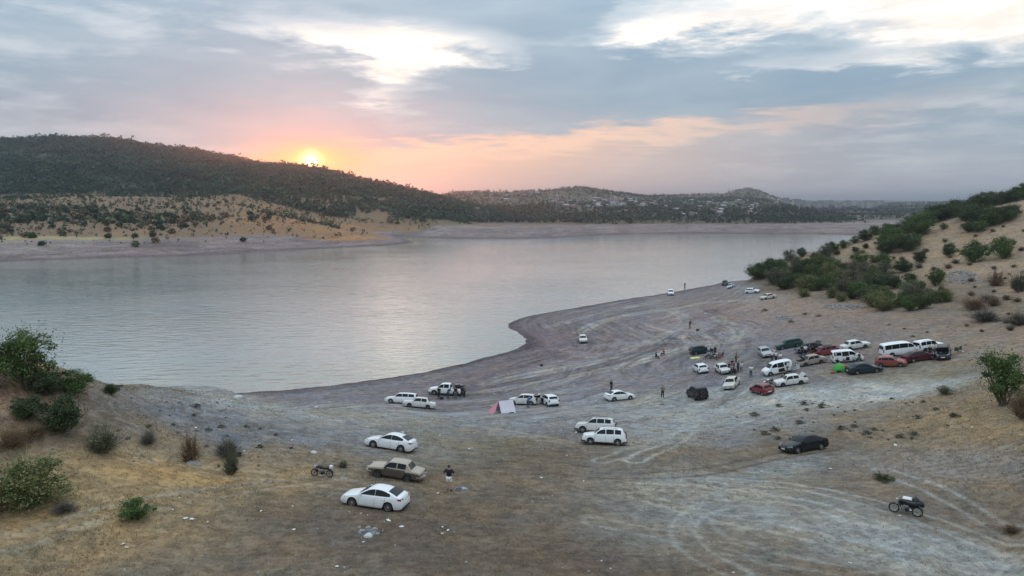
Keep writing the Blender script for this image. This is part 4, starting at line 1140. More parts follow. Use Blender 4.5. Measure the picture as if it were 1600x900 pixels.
# profiles: x forward from the middle, z up.  top = bonnet / belt / boot line, roof = screen base, roof, rear glass base
SPEC = {
    'sedan': dict(L=4.63, W=1.78, wr=.325, wx=(1.38, -1.32), sill=.20, gc=.17,
        top=[(2.315, .50), (2.26, .66), (2.0, .76), (1.4, .89), (.95, .965), (.2, .98), (-1.2, 1.0), (-1.75, 1.07), (-2.15, 1.07), (-2.27, .98), (-2.315, .60)],
        roof=[(1.02, .95), (.25, 1.38), (-.15, 1.47), (-.75, 1.46), (-1.25, 1.34), (-1.98, 1.06)], wb=.90, wt=.66,
        ws=(.92, .34), rs=(-1.22, -1.88), side=[(.78, -.28), (-.31, -1.42)], style='modern'),
    'old_sedan': dict(L=4.40, W=1.64, wr=.29, wx=(1.30, -1.15), sill=.24, gc=.17,
        top=[(2.2, .52), (2.18, .72), (2.08, .82), (1.2, .90), (.85, .93), (0, .93), (-1.25, .93), (-1.4, .93), (-2.05, .88), (-2.17, .80), (-2.2, .52)],
        roof=[(.98, .90), (.50, 1.34), (.40, 1.40), (-.2, 1.43), (-.85, 1.41), (-.98, 1.37), (-1.42, .91)], wb=.92, wt=.74,
        ws=(.90, .53), rs=(-1.04, -1.37), side=[(.72, -.16), (-.24, -.92)], style='old'),
    'suv': dict(L=4.34, W=1.82, wr=.35, wx=(1.36, -1.31), sill=.28, gc=.24,
        top=[(2.17, .58), (2.13, .82), (2.0, .97), (1.3, 1.06), (.95, 1.10), (0, 1.12), (-1.6, 1.15), (-2.0, 1.12), (-2.12, .95), (-2.17, .60)],
        roof=[(1.05, 1.08), (.42, 1.56), (.25, 1.62), (-.5, 1.67), (-1.3, 1.65), (-1.78, 1.60), (-2.04, 1.12)], wb=.92, wt=.73,
        ws=(.96, .48), rs=(-1.82, -1.99), side=[(.82, -.10), (-.18, -.92), (-1.02, -1.62)], style='modern', rails=True, clad=True),
    'hatch': dict(L=3.95, W=1.70, wr=.30, wx=(1.22, -1.22), sill=.22, gc=.17,
        top=[(1.975, .50), (1.93, .68), (1.75, .80), (1.1, .93), (.8, .97), (0, .98), (-1.4, 1.0), (-1.82, .98), (-1.93, .85), (-1.975, .52)],
        roof=[(.92, .95), (.25, 1.38), (.1, 1.43), (-.5, 1.46), (-1.2, 1.42), (-1.50, 1.36), (-1.86, .98)], wb=.91, wt=.71,
        ws=(.84, .32), rs=(-1.53, -1.80), side=[(.70, -.18), (-.25, -1.05), (-1.12, -1.42)], style='modern'),
    'wagon': dict(L=4.40, W=1.70, wr=.30, wx=(1.34, -1.20), sill=.22, gc=.18,
        top=[(2.2, .50), (2.17, .70), (2.0, .80), (1.25, .91), (.9, .94), (0, .95), (-1.6, .97), (-2.05, .95), (-2.17, .82), (-2.2, .52)],
        roof=[(1.02, .92), (.45, 1.38), (.3, 1.42), (-.5, 1.45), (-1.5, 1.43), (-1.85, 1.38), (-2.08, .95)], wb=.92, wt=.74,
        ws=(.93, .50), rs=(-1.88, -2.04), side=[(.76, -.12), (-.18, -.92), (-1.0, -1.74)], style='modern'),
    'pickup': dict(L=5.30, W=1.84, wr=.38, wx=(1.72, -1.48), sill=.34, gc=.27,
        top=[(2.65, .62), (2.6, .90), (2.42, 1.03), (1.7, 1.12), (1.35, 1.15), (.5, 1.16), (-.62, 1.16), (-.66, 1.12), (-2.55, 1.12), (-2.62, 1.08), (-2.65, .60)],
        roof=[(1.42, 1.13), (.80, 1.66), (.65, 1.73), (.1, 1.78), (-.45, 1.76), (-.58, 1.70), (-.66, 1.12)], wb=.92, wt=.74,
        ws=(1.34, .84), rs=(-.60, -.655), side=[(1.18, .36), (.28, -.44)], style='modern', clad=True, bed=(-.78, -2.52)),
    'van': dict(L=4.30, W=1.76, wr=.32, wx=(1.42, -1.27), sill=.24, gc=.19,
        top=[(2.15, .55), (2.10, .80), (1.9, .95), (1.5, 1.08), (1.3, 1.12), (.4, 1.13), (-1.9, 1.13), (-2.08, 1.1), (-2.13, .95), (-2.15, .55)],
        roof=[(1.45, 1.08), (.78, 1.66), (.6, 1.74), (0, 1.82), (-1.2, 1.82), (-1.95, 1.78), (-2.06, 1.70), (-2.12, 1.1)], wb=.95, wt=.84,
        ws=(1.36, .84), rs=(-2.065, -2.11), side=[(1.12, .22), (.12, -.82), (-.92, -1.88)], style='modern'),
    'minibus': dict(L=5.45, W=1.92, wr=.34, wx=(1.85, -1.55), sill=.25, gc=.2,
        top=[(2.725, .58), (2.67, .85), (2.45, 1.0), (2.1, 1.12), (1.8, 1.18), (1.2, 1.2), (-2.4, 1.2), (-2.62, 1.15), (-2.7, 1.0), (-2.725, .58)],
        roof=[(2.02, 1.14), (1.30, 1.78), (1.1, 1.86), (.4, 1.95), (-1.6, 1.95), (-2.45, 1.90), (-2.60, 1.80), (-2.70, 1.15)], wb=.95, wt=.84,
        ws=(1.92, 1.36), rs=(-2.61, -2.69), side=[(1.64, .86), (.80, -.35), (-.39, -1.45), (-1.49, -2.42)], style='modern'),
    'jeep': dict(L=4.05, W=1.78, wr=.38, wx=(1.27, -1.18), sill=.36, gc=.28,
        top=[(2.02, .66), (2.0, .95), (1.9, 1.08), (1.2, 1.14), (.82, 1.16), (0, 1.17), (-1.7, 1.18), (-1.95, 1.15), (-2.0, 1.0), (-2.02, .62)],
        roof=[(.88, 1.14), (.52, 1.66), (.42, 1.74), (-.4, 1.78), (-1.5, 1.77), (-1.86, 1.72), (-1.97, 1.15)], wb=.94, wt=.82,
        ws=(.82, .56), rs=(-1.88, -1.955), side=[(.66, -.06), (-.12, -.86), (-.94, -1.72)], style='old', clad=True, spare=True, rails=True),
}


def pinterp(pts, x):
    xs = [-p[0] for p in pts]; return float(np.interp(-x, xs, [p[1] for p in pts]))


class Car:
    def __init__(c, kind):
        s = c.s = SPEC[kind]; c.kind = kind
        c.top = chaikin(s['top'], 1 if s['style'] == 'old' else 2); c.roof = chaikin(s['roof'], 2)
        c.hL, c.hw = s['L'] / 2, s['W'] / 2
    def w(c, x):
        t = max(0, (abs(x) - c.hL * .52) / (c.hL * .48)); k = .13 if c.s['style'] == 'modern' else .055
        if c.kind in ('van', 'minibus') and x < 0: k = .04
        return c.hw * (1 - k * t ** 2.6)
    def z(c, x): return pinterp(c.top, x)
    def sec(c, x):
        w, zt, sl = c.w(x), c.z(x), c.s['sill']
        e = max(0, (abs(x) - c.hL + .25) / .25); sl = sl + .10 * e
        arch = 0; Ra = c.s['wr'] * 1.20
        for xw in c.s['wx']:
            if abs(x - xw) < Ra: arch = max(arch, c.s['wr'] + math.sqrt(Ra * Ra - (x - xw) ** 2) * 1.0)
        zs = max(sl, arch); zm = sl + (zt - sl) * .48
        return [(0, zt + .025), (.55 * w, zt + .016), (.84 * w, zt - .006), (.955 * w, zt - .045), (w * .995, max(zt - .16, zs + .03)), (w, max(zm, zs + .02)),
                (w * .985, max(sl + .07, zs + .01)), (w * .95, max(sl, zs)), (w * .93, zs)], sl
    def side_y(c, x, z):
        pts, _ = c.sec(x); zz = [p[1] for p in pts[2:]][::-1]; yy = [p[0] for p in pts[2:]][::-1]
        return float(np.interp(z, zz, yy))
    def cw(c, x, z):
        """half width of the cabin at height z"""
        zb = c.z(x) if c.kind != 'x' else 0; zr = max(p[1] for p in c.roof); t = (z - zb) / max(zr - zb, .05)
        return c.hw * (c.s['wb'] + (c.s['wt'] - c.s['wb']) * min(max(t, 0), 1.05))
    def body(c, pm, lower=None, skirt=.45):
        s = c.s; xs = set(np.linspace(-c.hL + .04, c.hL - .04, 30).round(3))
        Ra = s['wr'] * 1.20
        for xw in s['wx']:
            xs = {x for x in xs if abs(x - xw) > Ra + .02}
            for a in np.linspace(0, math.pi, 11): xs.add(round(xw + Ra * .999 * math.cos(a), 4))
        for p in s['top']:
            if abs(p[0]) < c.hL - .03: xs.add(p[0])
        xs = sorted(xs); xs = [-c.hL] + xs + [c.hL]
        b = MB(); V = []; n = 9
        for x in xs:
            pts, sl = c.sec(x)
            row = [(x, y, z) for y, z in pts] + [(x, -y, z) for y, z in pts[1:]] + [(x, pts[8][0] * .999, sl), (x, -pts[8][0] * .999, sl)]
            V.append(row)
        m = len(V[0]); VV = [p for r in V for p in r]; Fc, mi = [], []
        for i in range(len(xs) - 1):
            A_, B_ = i * m, (i + 1) * m
            for k in range(8):
                lowm = lower if (lower and k >= 4) else pm
                if s.get('clad') and k >= 6: lowm = M_TRIM
                Fc.append((A_ + k, A_ + k + 1, B_ + k + 1, B_ + k)); mi.append(lowm)
                ka, kb = (9 + k - 1 if k else 0), 9 + k
                Fc.append((A_ + kb, A_ + ka, B_ + ka, B_ + kb)); mi.append(lowm)
            Fc.append((A_ + 8, A_ + 16, B_ + 16, B_ + 8)); mi.append(M_TRIM)
        Fc.append(tuple([0] + list(range(1, 9)) + list(range(16, 8, -1)))); mi.append(lower or pm)
        o = (len(xs) - 1) * m; Fc.append(tuple(o + k for k in ([0] + list(range(9, 17)) + list(range(8, 0, -1))))); mi.append(lower or pm)
        for f, mm in zip(Fc, mi): b.f.append(f); b.m.append(b.mi(mm))
        b.v = VV
        # cabin shell
        R_ = c.roof; o = len(b.v); k7 = 7
        for x, z in R_:
            zb = c.z(x) - .03; zr = max(z, zb + .005); wr_ = c.cw(x, zr); wb_ = c.cw(x, zb)
            h = zr - zb
            pr = [(0, zr + .02), (.6 * wr_, zr + .012), (.9 * wr_, zr - .012), (c.cw(x, zr - min(.07, h * .5)) * 1.0, zr - min(.07, h * .5)), (c.cw(x, zb + h * .5), zb + h * .5), (wb_, zb)]
            b.v += [(x, y, z_) for y, z_ in pr] + [(x, -y, z_) for y, z_ in pr[1:]]
        m = 11; pmi = b.mi(pm)
        for i in range(len(R_) - 1):
            A_, B_ = o + i * m, o + (i + 1) * m
            for k in range(5):
                b.f.append((A_ + k, B_ + k, B_ + k + 1, A_ + k + 1)); b.m.append(pmi)
                ka, kb = (5 + k if k else 0), 6 + k
                b.f.append((A_ + ka, A_ + kb, B_ + kb, B_ + ka)); b.m.append(pmi)
        return b
    def glass_strip(c, x0, x1, frac=.86):
        """windscreen or rear glass following the roof profile between two x"""
        P = []
        for t in np.linspace(0, 1, 6):
            x = x0 + (x1 - x0) * t; xs = [-p[0] for p in c.roof]; z = float(np.interp(-x, xs, [p[1] for p in c.roof])); P.append((x, z))
        V = []
        for i, (x, z) in enumerate(P):
            a, b_ = P[max(i - 1, 0)], P[min(i + 1, 5)]; tx, tz = b_[0] - a[0], b_[1] - a[1]; l = math.hypot(tx, tz) or 1
            nx_, nz = tz / l, -tx / l
            if nz < 0: nx_, nz = -nx_, -nz
            if c.roof[0][0] > x0 > 0 and nx_ < 0: pass
            w = c.cw(x, z) * frac
            for y in (-1, -.6, 0, .6, 1):
                off = .016 + .010 * (1 - abs(y)); V.append((x + nx_ * off, y * w, z + nz * off + .022 * (1 - y * y)))
        F_ = [(i * 5 + k, i * 5 + k + 1, i * 5 + k + 6, i * 5 + k + 5) for i in range(5) for k in range(4)]
        return V, F_
    def roofz(c, x): return float(np.interp(-x, [-p[0] for p in c.roof], [p[1] for p in c.roof]))
    def side_glass(c, x0, x1, sgn, up=.068):
        V = []; n = 7
        for i in range(n):
            x = x0 + (x1 - x0) * i / (n - 1); zb = c.z(x) + .025; zt = max(c.roofz(x) - up, zb + .012)
            for t in (0, .5, 1):
                z = zb + (zt - zb) * t; V.append((x, sgn * (c.cw(x, z) + .010 + .008 * math.sin(math.pi * t)), z))
        F_ = [(i * 3 + k, i * 3 + k + 1, i * 3 + k + 4, i * 3 + k + 3) for i in range(n - 1) for k in range(2)]
        if sgn > 0: F_ = [tuple(reversed(f)) for f in F_]
        return V, F_
    def door(c, x0, x1, sgn, z0, off=.010):
        V = []; nx_, nz = 5, 5
        for i in range(nx_):
            x = x0 + (x1 - x0) * i / (nx_ - 1); pts, sl = c.sec(x); lo = max(z0, pts[7][1] + .02); hi = c.z(x) - .05
            for k in range(nz):
                z = lo + (hi - lo) * k / (nz - 1); V.append((x, sgn * (c.side_y(x, z) + off), z))
        F_ = [(i * nz + k, i * nz + k + 1, (i + 1) * nz + k + 1, (i + 1) * nz + k) for i in range(nx_ - 1) for k in range(nz - 1)]
        if sgn > 0: F_ = [tuple(reversed(f)) for f in F_]
        return V, F_


def solid(b, V, F_, mat, th):
    """a thin plate with real thickness: the outline extruded inwards along y or x handled by bmesh solidify"""
    bm = bmesh.new(); vs = [bm.verts.new(v) for v in V]
    for f in F_: bm.faces.new([vs[i] for i in f])
    bmesh.ops.remove_doubles(bm, verts=bm.verts[:], dist=.0004)
    bmesh.ops.recalc_face_normals(bm, faces=bm.faces[:])
    bm.verts.index_update(); V2 = [v.co[:] for v in bm.verts]; F2 = [tuple(v.index for v in f.verts) for f in bm.faces]; bm.free(); b.add(V2, F2, mat)


MCACHE = {}


def cached(key, fn):
    if key not in MCACHE: MCACHE[key] = fn()
    return MCACHE[key]


def plate_mesh(name, V, F_, mat, sm=40):
    b = MB(); solid(b, V, F_, mat, .01); return b.mesh(name, sm)


def wheel_parts(kind, style):
    s = SPEC[kind]; r, w = s['wr'], .105 if kind not in ('pickup', 'jeep', 'suv') else .125
    b = MB(); b.lathe([(r * .62, -w * .85), (r * .94, -w), (r, -w * .75), (r, w * .75), (r * .94, w), (r * .62, w * .85)], M_TYRE, 24, 'y'); ty = b.mesh('tyre', 40)
    b = MB()
    rm = M_RIM if style == 'modern' else M_STEEL
    b.lathe([(r * .60, w * .45), (r * .60, w * .50), (.02, w * .50)], M_TRIM, 20, 'y')
    b.lathe([(r * .56, w * .60), (r * .64, w * .98), (r * .66, w * .98), (r * .66, w * .5)], rm, 24, 'y')
    if style == 'modern':
        for k in range(5):
            a = 2 * math.pi * k / 5 + .3
            c, s_ = math.cos(a), math.sin(a); p = lambda q, t, y: (c * q - s_ * t, y, s_ * q + c * t)
            V = [p(.03, -.035, w * .92), p(.03, .035, w * .92), p(r * .62, .045, w * .80), p(r * .62, -.045, w * .80), p(.03, -.035, w * .6), p(.03, .035, w * .6), p(r * .62, .045, w * .6), p(r * .62, -.045, w * .6)]
            b.add(V, [(0, 1, 2, 3), (0, 4, 5, 1), (1, 5, 6, 2), (2, 6, 7, 3), (3, 7, 4, 0)], rm)
        b.lathe([(.055, w * .6), (.05, w * .97), (.01, w * .98)], rm, 12, 'y')
    else: b.lathe([(r * .58, w * .52), (r * .42, w * .78), (r * .20, w * .70), (r * .14, w * .95), (.01, w * .97)], rm, 20, 'y')
    return ty, b.mesh('rim', 40)


def make_car(kind, px, row, head, pt, name, label, cat='car', group=None, lower=None, wheels=None, open_hood=False, open_boot=False, open_side=False, open_door=False, scale=1.0, blacktop=False, plate=True):
    """head: 0 = nose to the east (photo right), 90 = nose away, 180 = nose west"""
    c = Car(kind); s = c.s; pm = PT[pt]; st = s['style']; lo = PT[lower] if lower else None
    g = ground_px(px, row); y0, x0 = g.y, g.x
    hd = R(head); fx, fy = math.cos(hd), math.sin(hd)
    def gh(dx_, dy_): return height(x0 + dx_, y0 + dy_)
    zf, zb = gh(fx * 1.3, fy * 1.3), gh(-fx * 1.3, -fy * 1.3); zl, zr = gh(-fy * .8, fx * .8), gh(fy * .8, -fx * .8)
    fwd = Vector((fx * 2.6, fy * 2.6, zf - zb)).normalized(); lat = Vector((-fy * 1.6, fx * 1.6, zl - zr)).normalized(); up = fwd.cross(lat).normalized(); lat = up.cross(fwd)
    r = bpy.data.objects.new(name, None); COL.objects.link(r); r.empty_display_size = .5
    M_ = Matrix((fwd, lat, up)).transposed().to_4x4(); r.matrix_world = Matrix.Translation((x0, y0, (zf + zb + zl + zr) / 4 - .015)) @ M_ @ Matrix.Scale(scale, 4)
    tag(r, label, cat, group)
    K = (kind, pt, lower)
    def bodym():
        b = c.body(pm, lo)
        return b.mesh('body', 34)
    if open_hood or open_boot or open_side: body = link('body', bodym(), r)
    else: body = link('body', cached(K + ('body',), bodym), r)
    # glass
    link('windshield', cached((kind, 'ws'), lambda: plate_mesh('windshield', *c.glass_strip(*s['ws']), M_GLASS)), r)
    if not open_boot: link('rear_window', cached((kind, 'rs'), lambda: plate_mesh('rear_window', *c.glass_strip(*s['rs'], .84), M_GLASS)), r)
    for k, (a, b_) in enumerate(s['side']):
        for sg in (-1, 1):
            if open_side and k == 1: continue
            if kind == 'van' and open_side and k == 2 and sg > 0: continue
            link('window', cached((kind, 'side', k, sg), lambda: plate_mesh('window', *c.side_glass(a, b_, sg), M_GLASS)), r)
    # doors with handles
    dl = [(s['side'][0][0] + .10, s['side'][0][1] - .015), (s['side'][0][1] - .03, max(s['side'][1][1] + .05, -1.05 if s['L'] < 5.4 else -9))]
    for k, (a, b_) in enumerate(dl):
        for sg in (-1, 1):
            if open_side and k == 1: continue
            if open_door and sg == open_door and k == 0: continue
            def dm():
                b = MB(); V, F_ = c.door(a, b_, sg, s['sill'] + .10); solid(b, V, F_, pm, .01)
                if lo: b.mats = [lo]; b.m = [0] * len(b.m)
                V, F_ = c.door(a + .018, b_ - .018, sg, s['sill'] + .09, .004); solid(b, V, F_, M_TRIM, .01)
                return b.mesh('door', 40)
            d = link('door', cached(K + ('door', k, sg), dm), r)
            def hm():
                b = MB(); x = b_ + .12; z = c.z(x) - .17; b.box((x, sg * (c.side_y(x, z) + .025), z), (.16, .035, .028), M_CHROME if st == 'old' else pm); return b.mesh('handle')
            link('handle', cached(K + ('handle', k, sg), hm), d)
    # wheels
    ty, rm = cached((kind, 'wheel'), lambda: wheel_parts(kind, wheels or st))
    for xw in s['wx']:
        for sg in (-1, 1):
            t = link('wheel', None, r, (xw, sg * (c.hw - .125), s['wr'])); t.rotation_euler.z = 0 if sg > 0 else math.pi
            link('tyre', ty, t); link('rim', rm, t)
    # lamps, bumpers, grille, plates, mirrors
    hl = c.hL
    for sg in (-1, 1):
        def hlm():
            b = MB(); x = hl - (.13 if st == 'modern' else .035); z = c.z(x) - (.10 if st == 'modern' else .13)
            if st == 'modern':
                b.add([(x + .09, sg * c.w(x) * .60, z - .035), (x + .03, sg * c.w(x) * .90, z - .02), (x - .22, sg * (c.w(x - .22) * 1.0 + .006), z + .03), (x - .20, sg * c.w(x - .2) * .97, c.z(x - .2) - .02), (x + .02, sg * c.w(x) * .80, c.z(x) + .004), (x + .09, sg * c.w(x) * .58, z + .05)],
                      [(0, 1, 2, 3, 4, 5) if sg > 0 else (5, 4, 3, 2, 1, 0)], M_HEAD)
                V = b.v[:]; b2 = MB(); b2.add(V + [(v[0] - .08, v[1] * .92, v[2] - .02) for v in V], [(0, 1, 2, 3, 4, 5), (11, 10, 9, 8, 7, 6)] + [(i, i + 6, (i + 1) % 6 + 6, (i + 1) % 6) for i in range(6)], M_HEAD); b = b2
            else: b.box((hl - .005, sg * c.hw * .72, .68 if kind == 'old_sedan' else .88), (.06, .30, .15), M_HEAD)
            return b.mesh('headlight')
        link('headlight', cached((kind, 'hl', sg), hlm), r)
        def tlm():
            b = MB(); z = c.z(-hl + .12)
            if kind in ('van', 'minibus', 'hatch', 'wagon', 'suv', 'jeep', 'pickup'):
                b.box((-hl + .05, sg * c.w(-hl) * .93, z - .10), (.10, .14, .42 if kind not in ('hatch', 'wagon') else .28), M_TAIL)
            elif st == 'modern':
                b.add([(-hl + .03, sg * .42, z - .17), (-hl + .03, sg * .46, z - .08), (-hl + .12, sg * .80, z - .06), (-hl + .34, sg * .865, z - .07), (-hl + .30, sg * .868, z - .14), (-hl + .05, sg * .80, z - .20),
                       (-hl + .10, sg * .42, z - .17), (-hl + .10, sg * .46, z - .08), (-hl + .2, sg * .74, z - .06), (-hl + .34, sg * .80, z - .07), (-hl + .30, sg * .80, z - .14), (-hl + .2, sg * .74, z - .20)],
                      [(0, 1, 2, 3, 4, 5), (11, 10, 9, 8, 7, 6)] + [(i, i + 6, (i + 1) % 6 + 6, (i + 1) % 6) for i in range(6)], M_TAIL)
            else: b.box((-hl + .005, sg * c.hw * .72, .70), (.05, .34, .14), M_TAIL)
            return b.mesh('taillight')
        link('taillight', cached((kind, 'tl', sg), tlm), r)
        def mm():
            b = MB(); x = s['side'][0][0] - .04; z = c.z(x) + .07; y = c.hw + .07
            b.box((x, sg * y, z), (.12, .20, .13), pm if st == 'modern' else M_TRIM, 0, 0, .8); b.box((x + .02, sg * (y - .14), z - .05), (.05, .14, .04), M_TRIM); return b.mesh('mirror')
        link('mirror', cached(K + ('mirror', sg), mm), r)
    def gm():
        b = MB(); zc = s['sill'] + .30
        b.box((hl - .012, 0, zc), (.07, c.hw * 1.0, .13), M_TRIM); b.box((hl - .03, 0, s['sill'] + .10), (.08, c.hw * 1.2, .10), M_TRIM)
        if st == 'modern': b.box((hl - .005, 0, zc + .10), (.06, c.hw * .9, .02), M_CHROME); b.box((hl + .01, 0, zc + .09), (.03, .10, .08), M_CHROME)
        return b.mesh('grille')
    link('grille', cached((kind, 'grille'), gm), r)
    if st == 'old' or s.get('clad'):
        for sg, nm in ((1, 'front'), (-1, 'rear')):
            def bmp():
                b = MB(); z = s['sill'] + .22 if kind == 'old_sedan' else s['sill'] + .12; mt = M_CHROME if kind == 'old_sedan' else M_TRIM
                b.box((sg * (hl + .03), 0, z), (.09, c.hw * 1.86, .13), mt); b.box((sg * (hl - .16), c.hw * .955, z), (.38, .05, .13), mt); b.box((sg * (hl - .16), -c.hw * .955, z), (.38, .05, .13), mt); return b.mesh('bumper')
            link('bumper', cached((kind, 'bumper', sg), bmp), r)
    else:
        def bmp():
            b = MB(); b.box((-hl + .01, 0, s['sill'] + .10), (.08, c.hw * 1.5, .10), M_TRIM); return b.mesh('bumper')
        link('bumper', cached((kind, 'bumper2'), bmp), r)
    if plate:
        def plm():
            b = MB(); b.box((0, 0, 0), (.02, .50, .11), M_PLATE); return b.mesh('number_plate')
        p_ = cached('plate', plm)
        link('number_plate', p_, r, (hl + .05 + (.03 if st == 'old' or s.get('clad') else 0), 0, s['sill'] + .25)); link('number_plate', p_, r, (-hl - .015, 0, s['sill'] + (.34 if kind != 'old_sedan' else .22) if not s.get('clad') else s['sill'] + .32)).location.x = -hl - (.10 if kind == 'old_sedan' else .02)
    if s.get('rails'):
        for sg in (-1, 1):
            def rl():
                b = MB(); xs = np.linspace(s['roof'][2][0] - .1, s['roof'][-3][0], 6)
                P_ = [(x, sg * c.hw * (s['wt'] - .03), c.roofz(x) + (.06 if 0 < i < 5 else .0)) for i, x in enumerate(xs)]; b.tube(P_, [.018] * 6, M_TRIM, 6); return b.mesh('roof_rail')
            link('roof_rail', cached((kind, 'rail', sg), rl), r)
    if s.get('bed'):
        a, b_ = s['bed']
        b = MB(); b.box(((a + b_) / 2, 0, 1.13), (a - b_, c.hw * 1.66, .03), M_DARKIN); link('cargo_bed', b.mesh('cargo_bed'), r)
        for sg in (-1, 1):
            b = MB(); b.tube([(a, sg * .74, 1.14), (a - .05, sg * .70, 1.62), (a - .35, sg * .66, 1.20)], [.035] * 3, M_TRIM, 8); link('roll_bar', b.mesh('roll_bar', 40), r)
        b = MB(); b.tube([(a - .05, -.70, 1.62), (a - .05, .70, 1.62)], [.035] * 2, M_TRIM, 8); link('roll_bar', b.mesh('roll_bar', 40), r)
        b = MB(); b.box((b_ - .10, 0, .88), (.06, 1.5, .46), M_TRIM); link('tailgate', b.mesh('tailgate'), r)
    if s.get('spare'):
        b = MB(); b.lathe([(.1, -.1), (.34, -.12), (.37, -.08), (.37, .08), (.34, .12), (.1, .1)], M_TYRE, 24); sp = link('spare_wheel', b.mesh('spare_wheel', 40), r, (-hl - .10, 0, 1.0)); sp.rotation_euler = (0, R(90), 0)
    if open_hood:
        xa = s['ws'][0] + .15; w_ = c.hw * .82; z = c.z(xa) + .02; ln = hl - xa - .1
        b = MB(); b.box(((xa + hl) / 2 - .03, 0, c.z((xa + hl) / 2) + .03), (ln, w_ * 1.9, .02), M_DARKIN)
        for q in range(5): b.box((xa + .2 + q * ln / 6, (-1) ** q * .22, c.z(xa + .2 + q * ln / 6) + .06), (.16, .22, .10), M_STEEL if q % 2 else M_TRIM)
        link('engine', b.mesh('engine'), r)
        b = MB(); b.box((ln / 2, 0, 0), (ln, w_ * 2, .035), pm); b.box((ln / 2, 0, -.022), (ln * .9, w_ * 1.8, .012), M_TRIM)
        h = link('hood', b.mesh('hood'), r, (xa, 0, z)); h.rotation_euler.y = R(-48)
        b = MB(); b.tube([(xa + ln * .8, w_ * .8, c.z(xa + ln * .8)), (xa + ln * .55, w_ * .8, z + ln * .62)], [.012] * 2, M_TRIM, 5); link('prop_rod', b.mesh('prop_rod'), r)
    if open_boot:
        if kind in ('hatch', 'wagon', 'suv', 'van', 'jeep'):
            xr = s['roof'][-2][0]; zr = c.roofz(xr); ln = math.hypot(s['roof'][-1][0] - xr, zr - s['roof'][-1][1]) + .35
            b = MB(); V, F_ = c.glass_strip(s['rs'][0], s['rs'][1], .88); solid(b, [(v[0] - .004, v[1], v[2]) for v in V], F_, M_DARKIN, .01); b.box((-hl - .002, 0, c.z(-hl) + .18), (.05, c.hw * 1.5, .62), M_DARKIN); link('boot_opening', b.mesh('boot_opening'), r)
            b = MB(); b.box((-ln / 2, 0, 0), (ln, c.hw * 1.6, .05), pm, 0, 0); b.box((-ln * .42, 0, .03), (ln * .5, c.hw * 1.35, .02), M_GLASS); b.box((-ln * .45, 0, -.032), (ln * .9, c.hw * 1.5, .012), M_TRIM)
            t = link('tailgate', b.mesh('tailgate'), r, (xr, 0, zr + .04)); t.rotation_euler.y = R(8)
        else:
            link('rear_window', cached((kind, 'rs'), lambda: plate_mesh('rear_window', *c.glass_strip(*s['rs'], .84), M_GLASS)), r)
            xa = s['roof'][-1][0] - .08; ln = xa + hl - .08
            b = MB(); b.box(((xa - hl) / 2, 0, c.z(-hl + .4) + .03), (ln * .9, c.hw * 1.5, .03), M_DARKIN); link('boot_opening', b.mesh('boot_opening'), r)
            b = MB(); b.box((-ln / 2, 0, 0), (ln, c.hw * 1.7, .04), pm); b.box((-ln, 0, -.10), (.05, c.hw * 1.6, .22), pm)
            t = link('boot_lid', b.mesh('boot_lid'), r, (xa, 0, c.z(xa) + .03)); t.rotation_euler.y = R(50)
    if open_side:
        a, b_ = s['side'][1]; xs0, xs1 = a + .02, b_ + .05
        for sg in (open_side,):
            b = MB(); zc, h_ = (s['sill'] + .14 + c.roofz(a) - .10) / 2, c.roofz(a) - .24 - s['sill']
            V = [(x, sg * ((c.side_y(x, z) if z < c.z(x) - .03 else c.cw(x, z)) + .022), z) for x in (xs0, xs1) for z in (s['sill'] + .12, .7, c.z(a) - .04, c.z(a) + .05, c.roofz(a) - .1)]
            solid(b, V, [(k, k + 1, k + 6, k + 5) for k in range(4)], M_DARKIN, .01); link('door_opening', b.mesh('door_opening'), r)
            b = MB(); b.box(((xs0 + xs1) / 2 - .1, sg * (c.hw * .86 + .06), .85), (.42, .10, .5), M_SEAT); link('seat', b.mesh('seat'), r)
            b = MB(); w2 = xs0 - xs1
            V = [(x - w2 - .02, sg * ((c.side_y(x - w2, z) if z < c.z(x) - .03 else c.cw(x - w2, z)) + .09), z) for x in (xs0, xs1) for z in (s['sill'] + .12, .7, c.z(a) - .04, c.z(a) + .05, c.roofz(a) - .1)]
            solid(b, V, [(k, k + 1, k + 6, k + 5) for k in range(4)], pm, .01); sd_ = link('sliding_door', b.mesh('sliding_door', 50), r)
            V = [(x - w2 - .02, sg * (c.cw(x - w2, z) + .105), z) for x in (xs0 - .1, xs1 + .1) for z in (c.z(a) + .07, c.roofz(a) - .16)]
            b = MB(); solid(b, V, [(0, 1, 3, 2)], M_GLASS, .01); link('window', b.mesh('window'), sd_)
        sg = -open_side; a_, bb_ = s['side'][1]
        link('window', cached((kind, 'side', 1, sg), lambda: plate_mesh('window', *c.side_glass(a_, bb_, sg), M_GLASS)), r)
    if open_door:
        sg = open_door; a, b_ = dl[0]
        b = MB(); V, F_ = c.door(a, b_, sg, s['sill'] + .12, .012); solid(b, V, F_, M_DARKIN, .01); link('door_opening', b.mesh('door_opening'), r)
        L_ = a - b_; b = MB(); b.box((-L_ / 2, 0, .0), (L_, .06, .62), pm); b.box((-L_ / 2 - .05, 0, .50), (L_ * .8, .03, .36), M_GLASS)
        d = link('door', b.mesh('door'), r, (a, sg * (c.side_y(a, .6) + .03), .62)); d.rotation_euler.z = R(-58) * sg
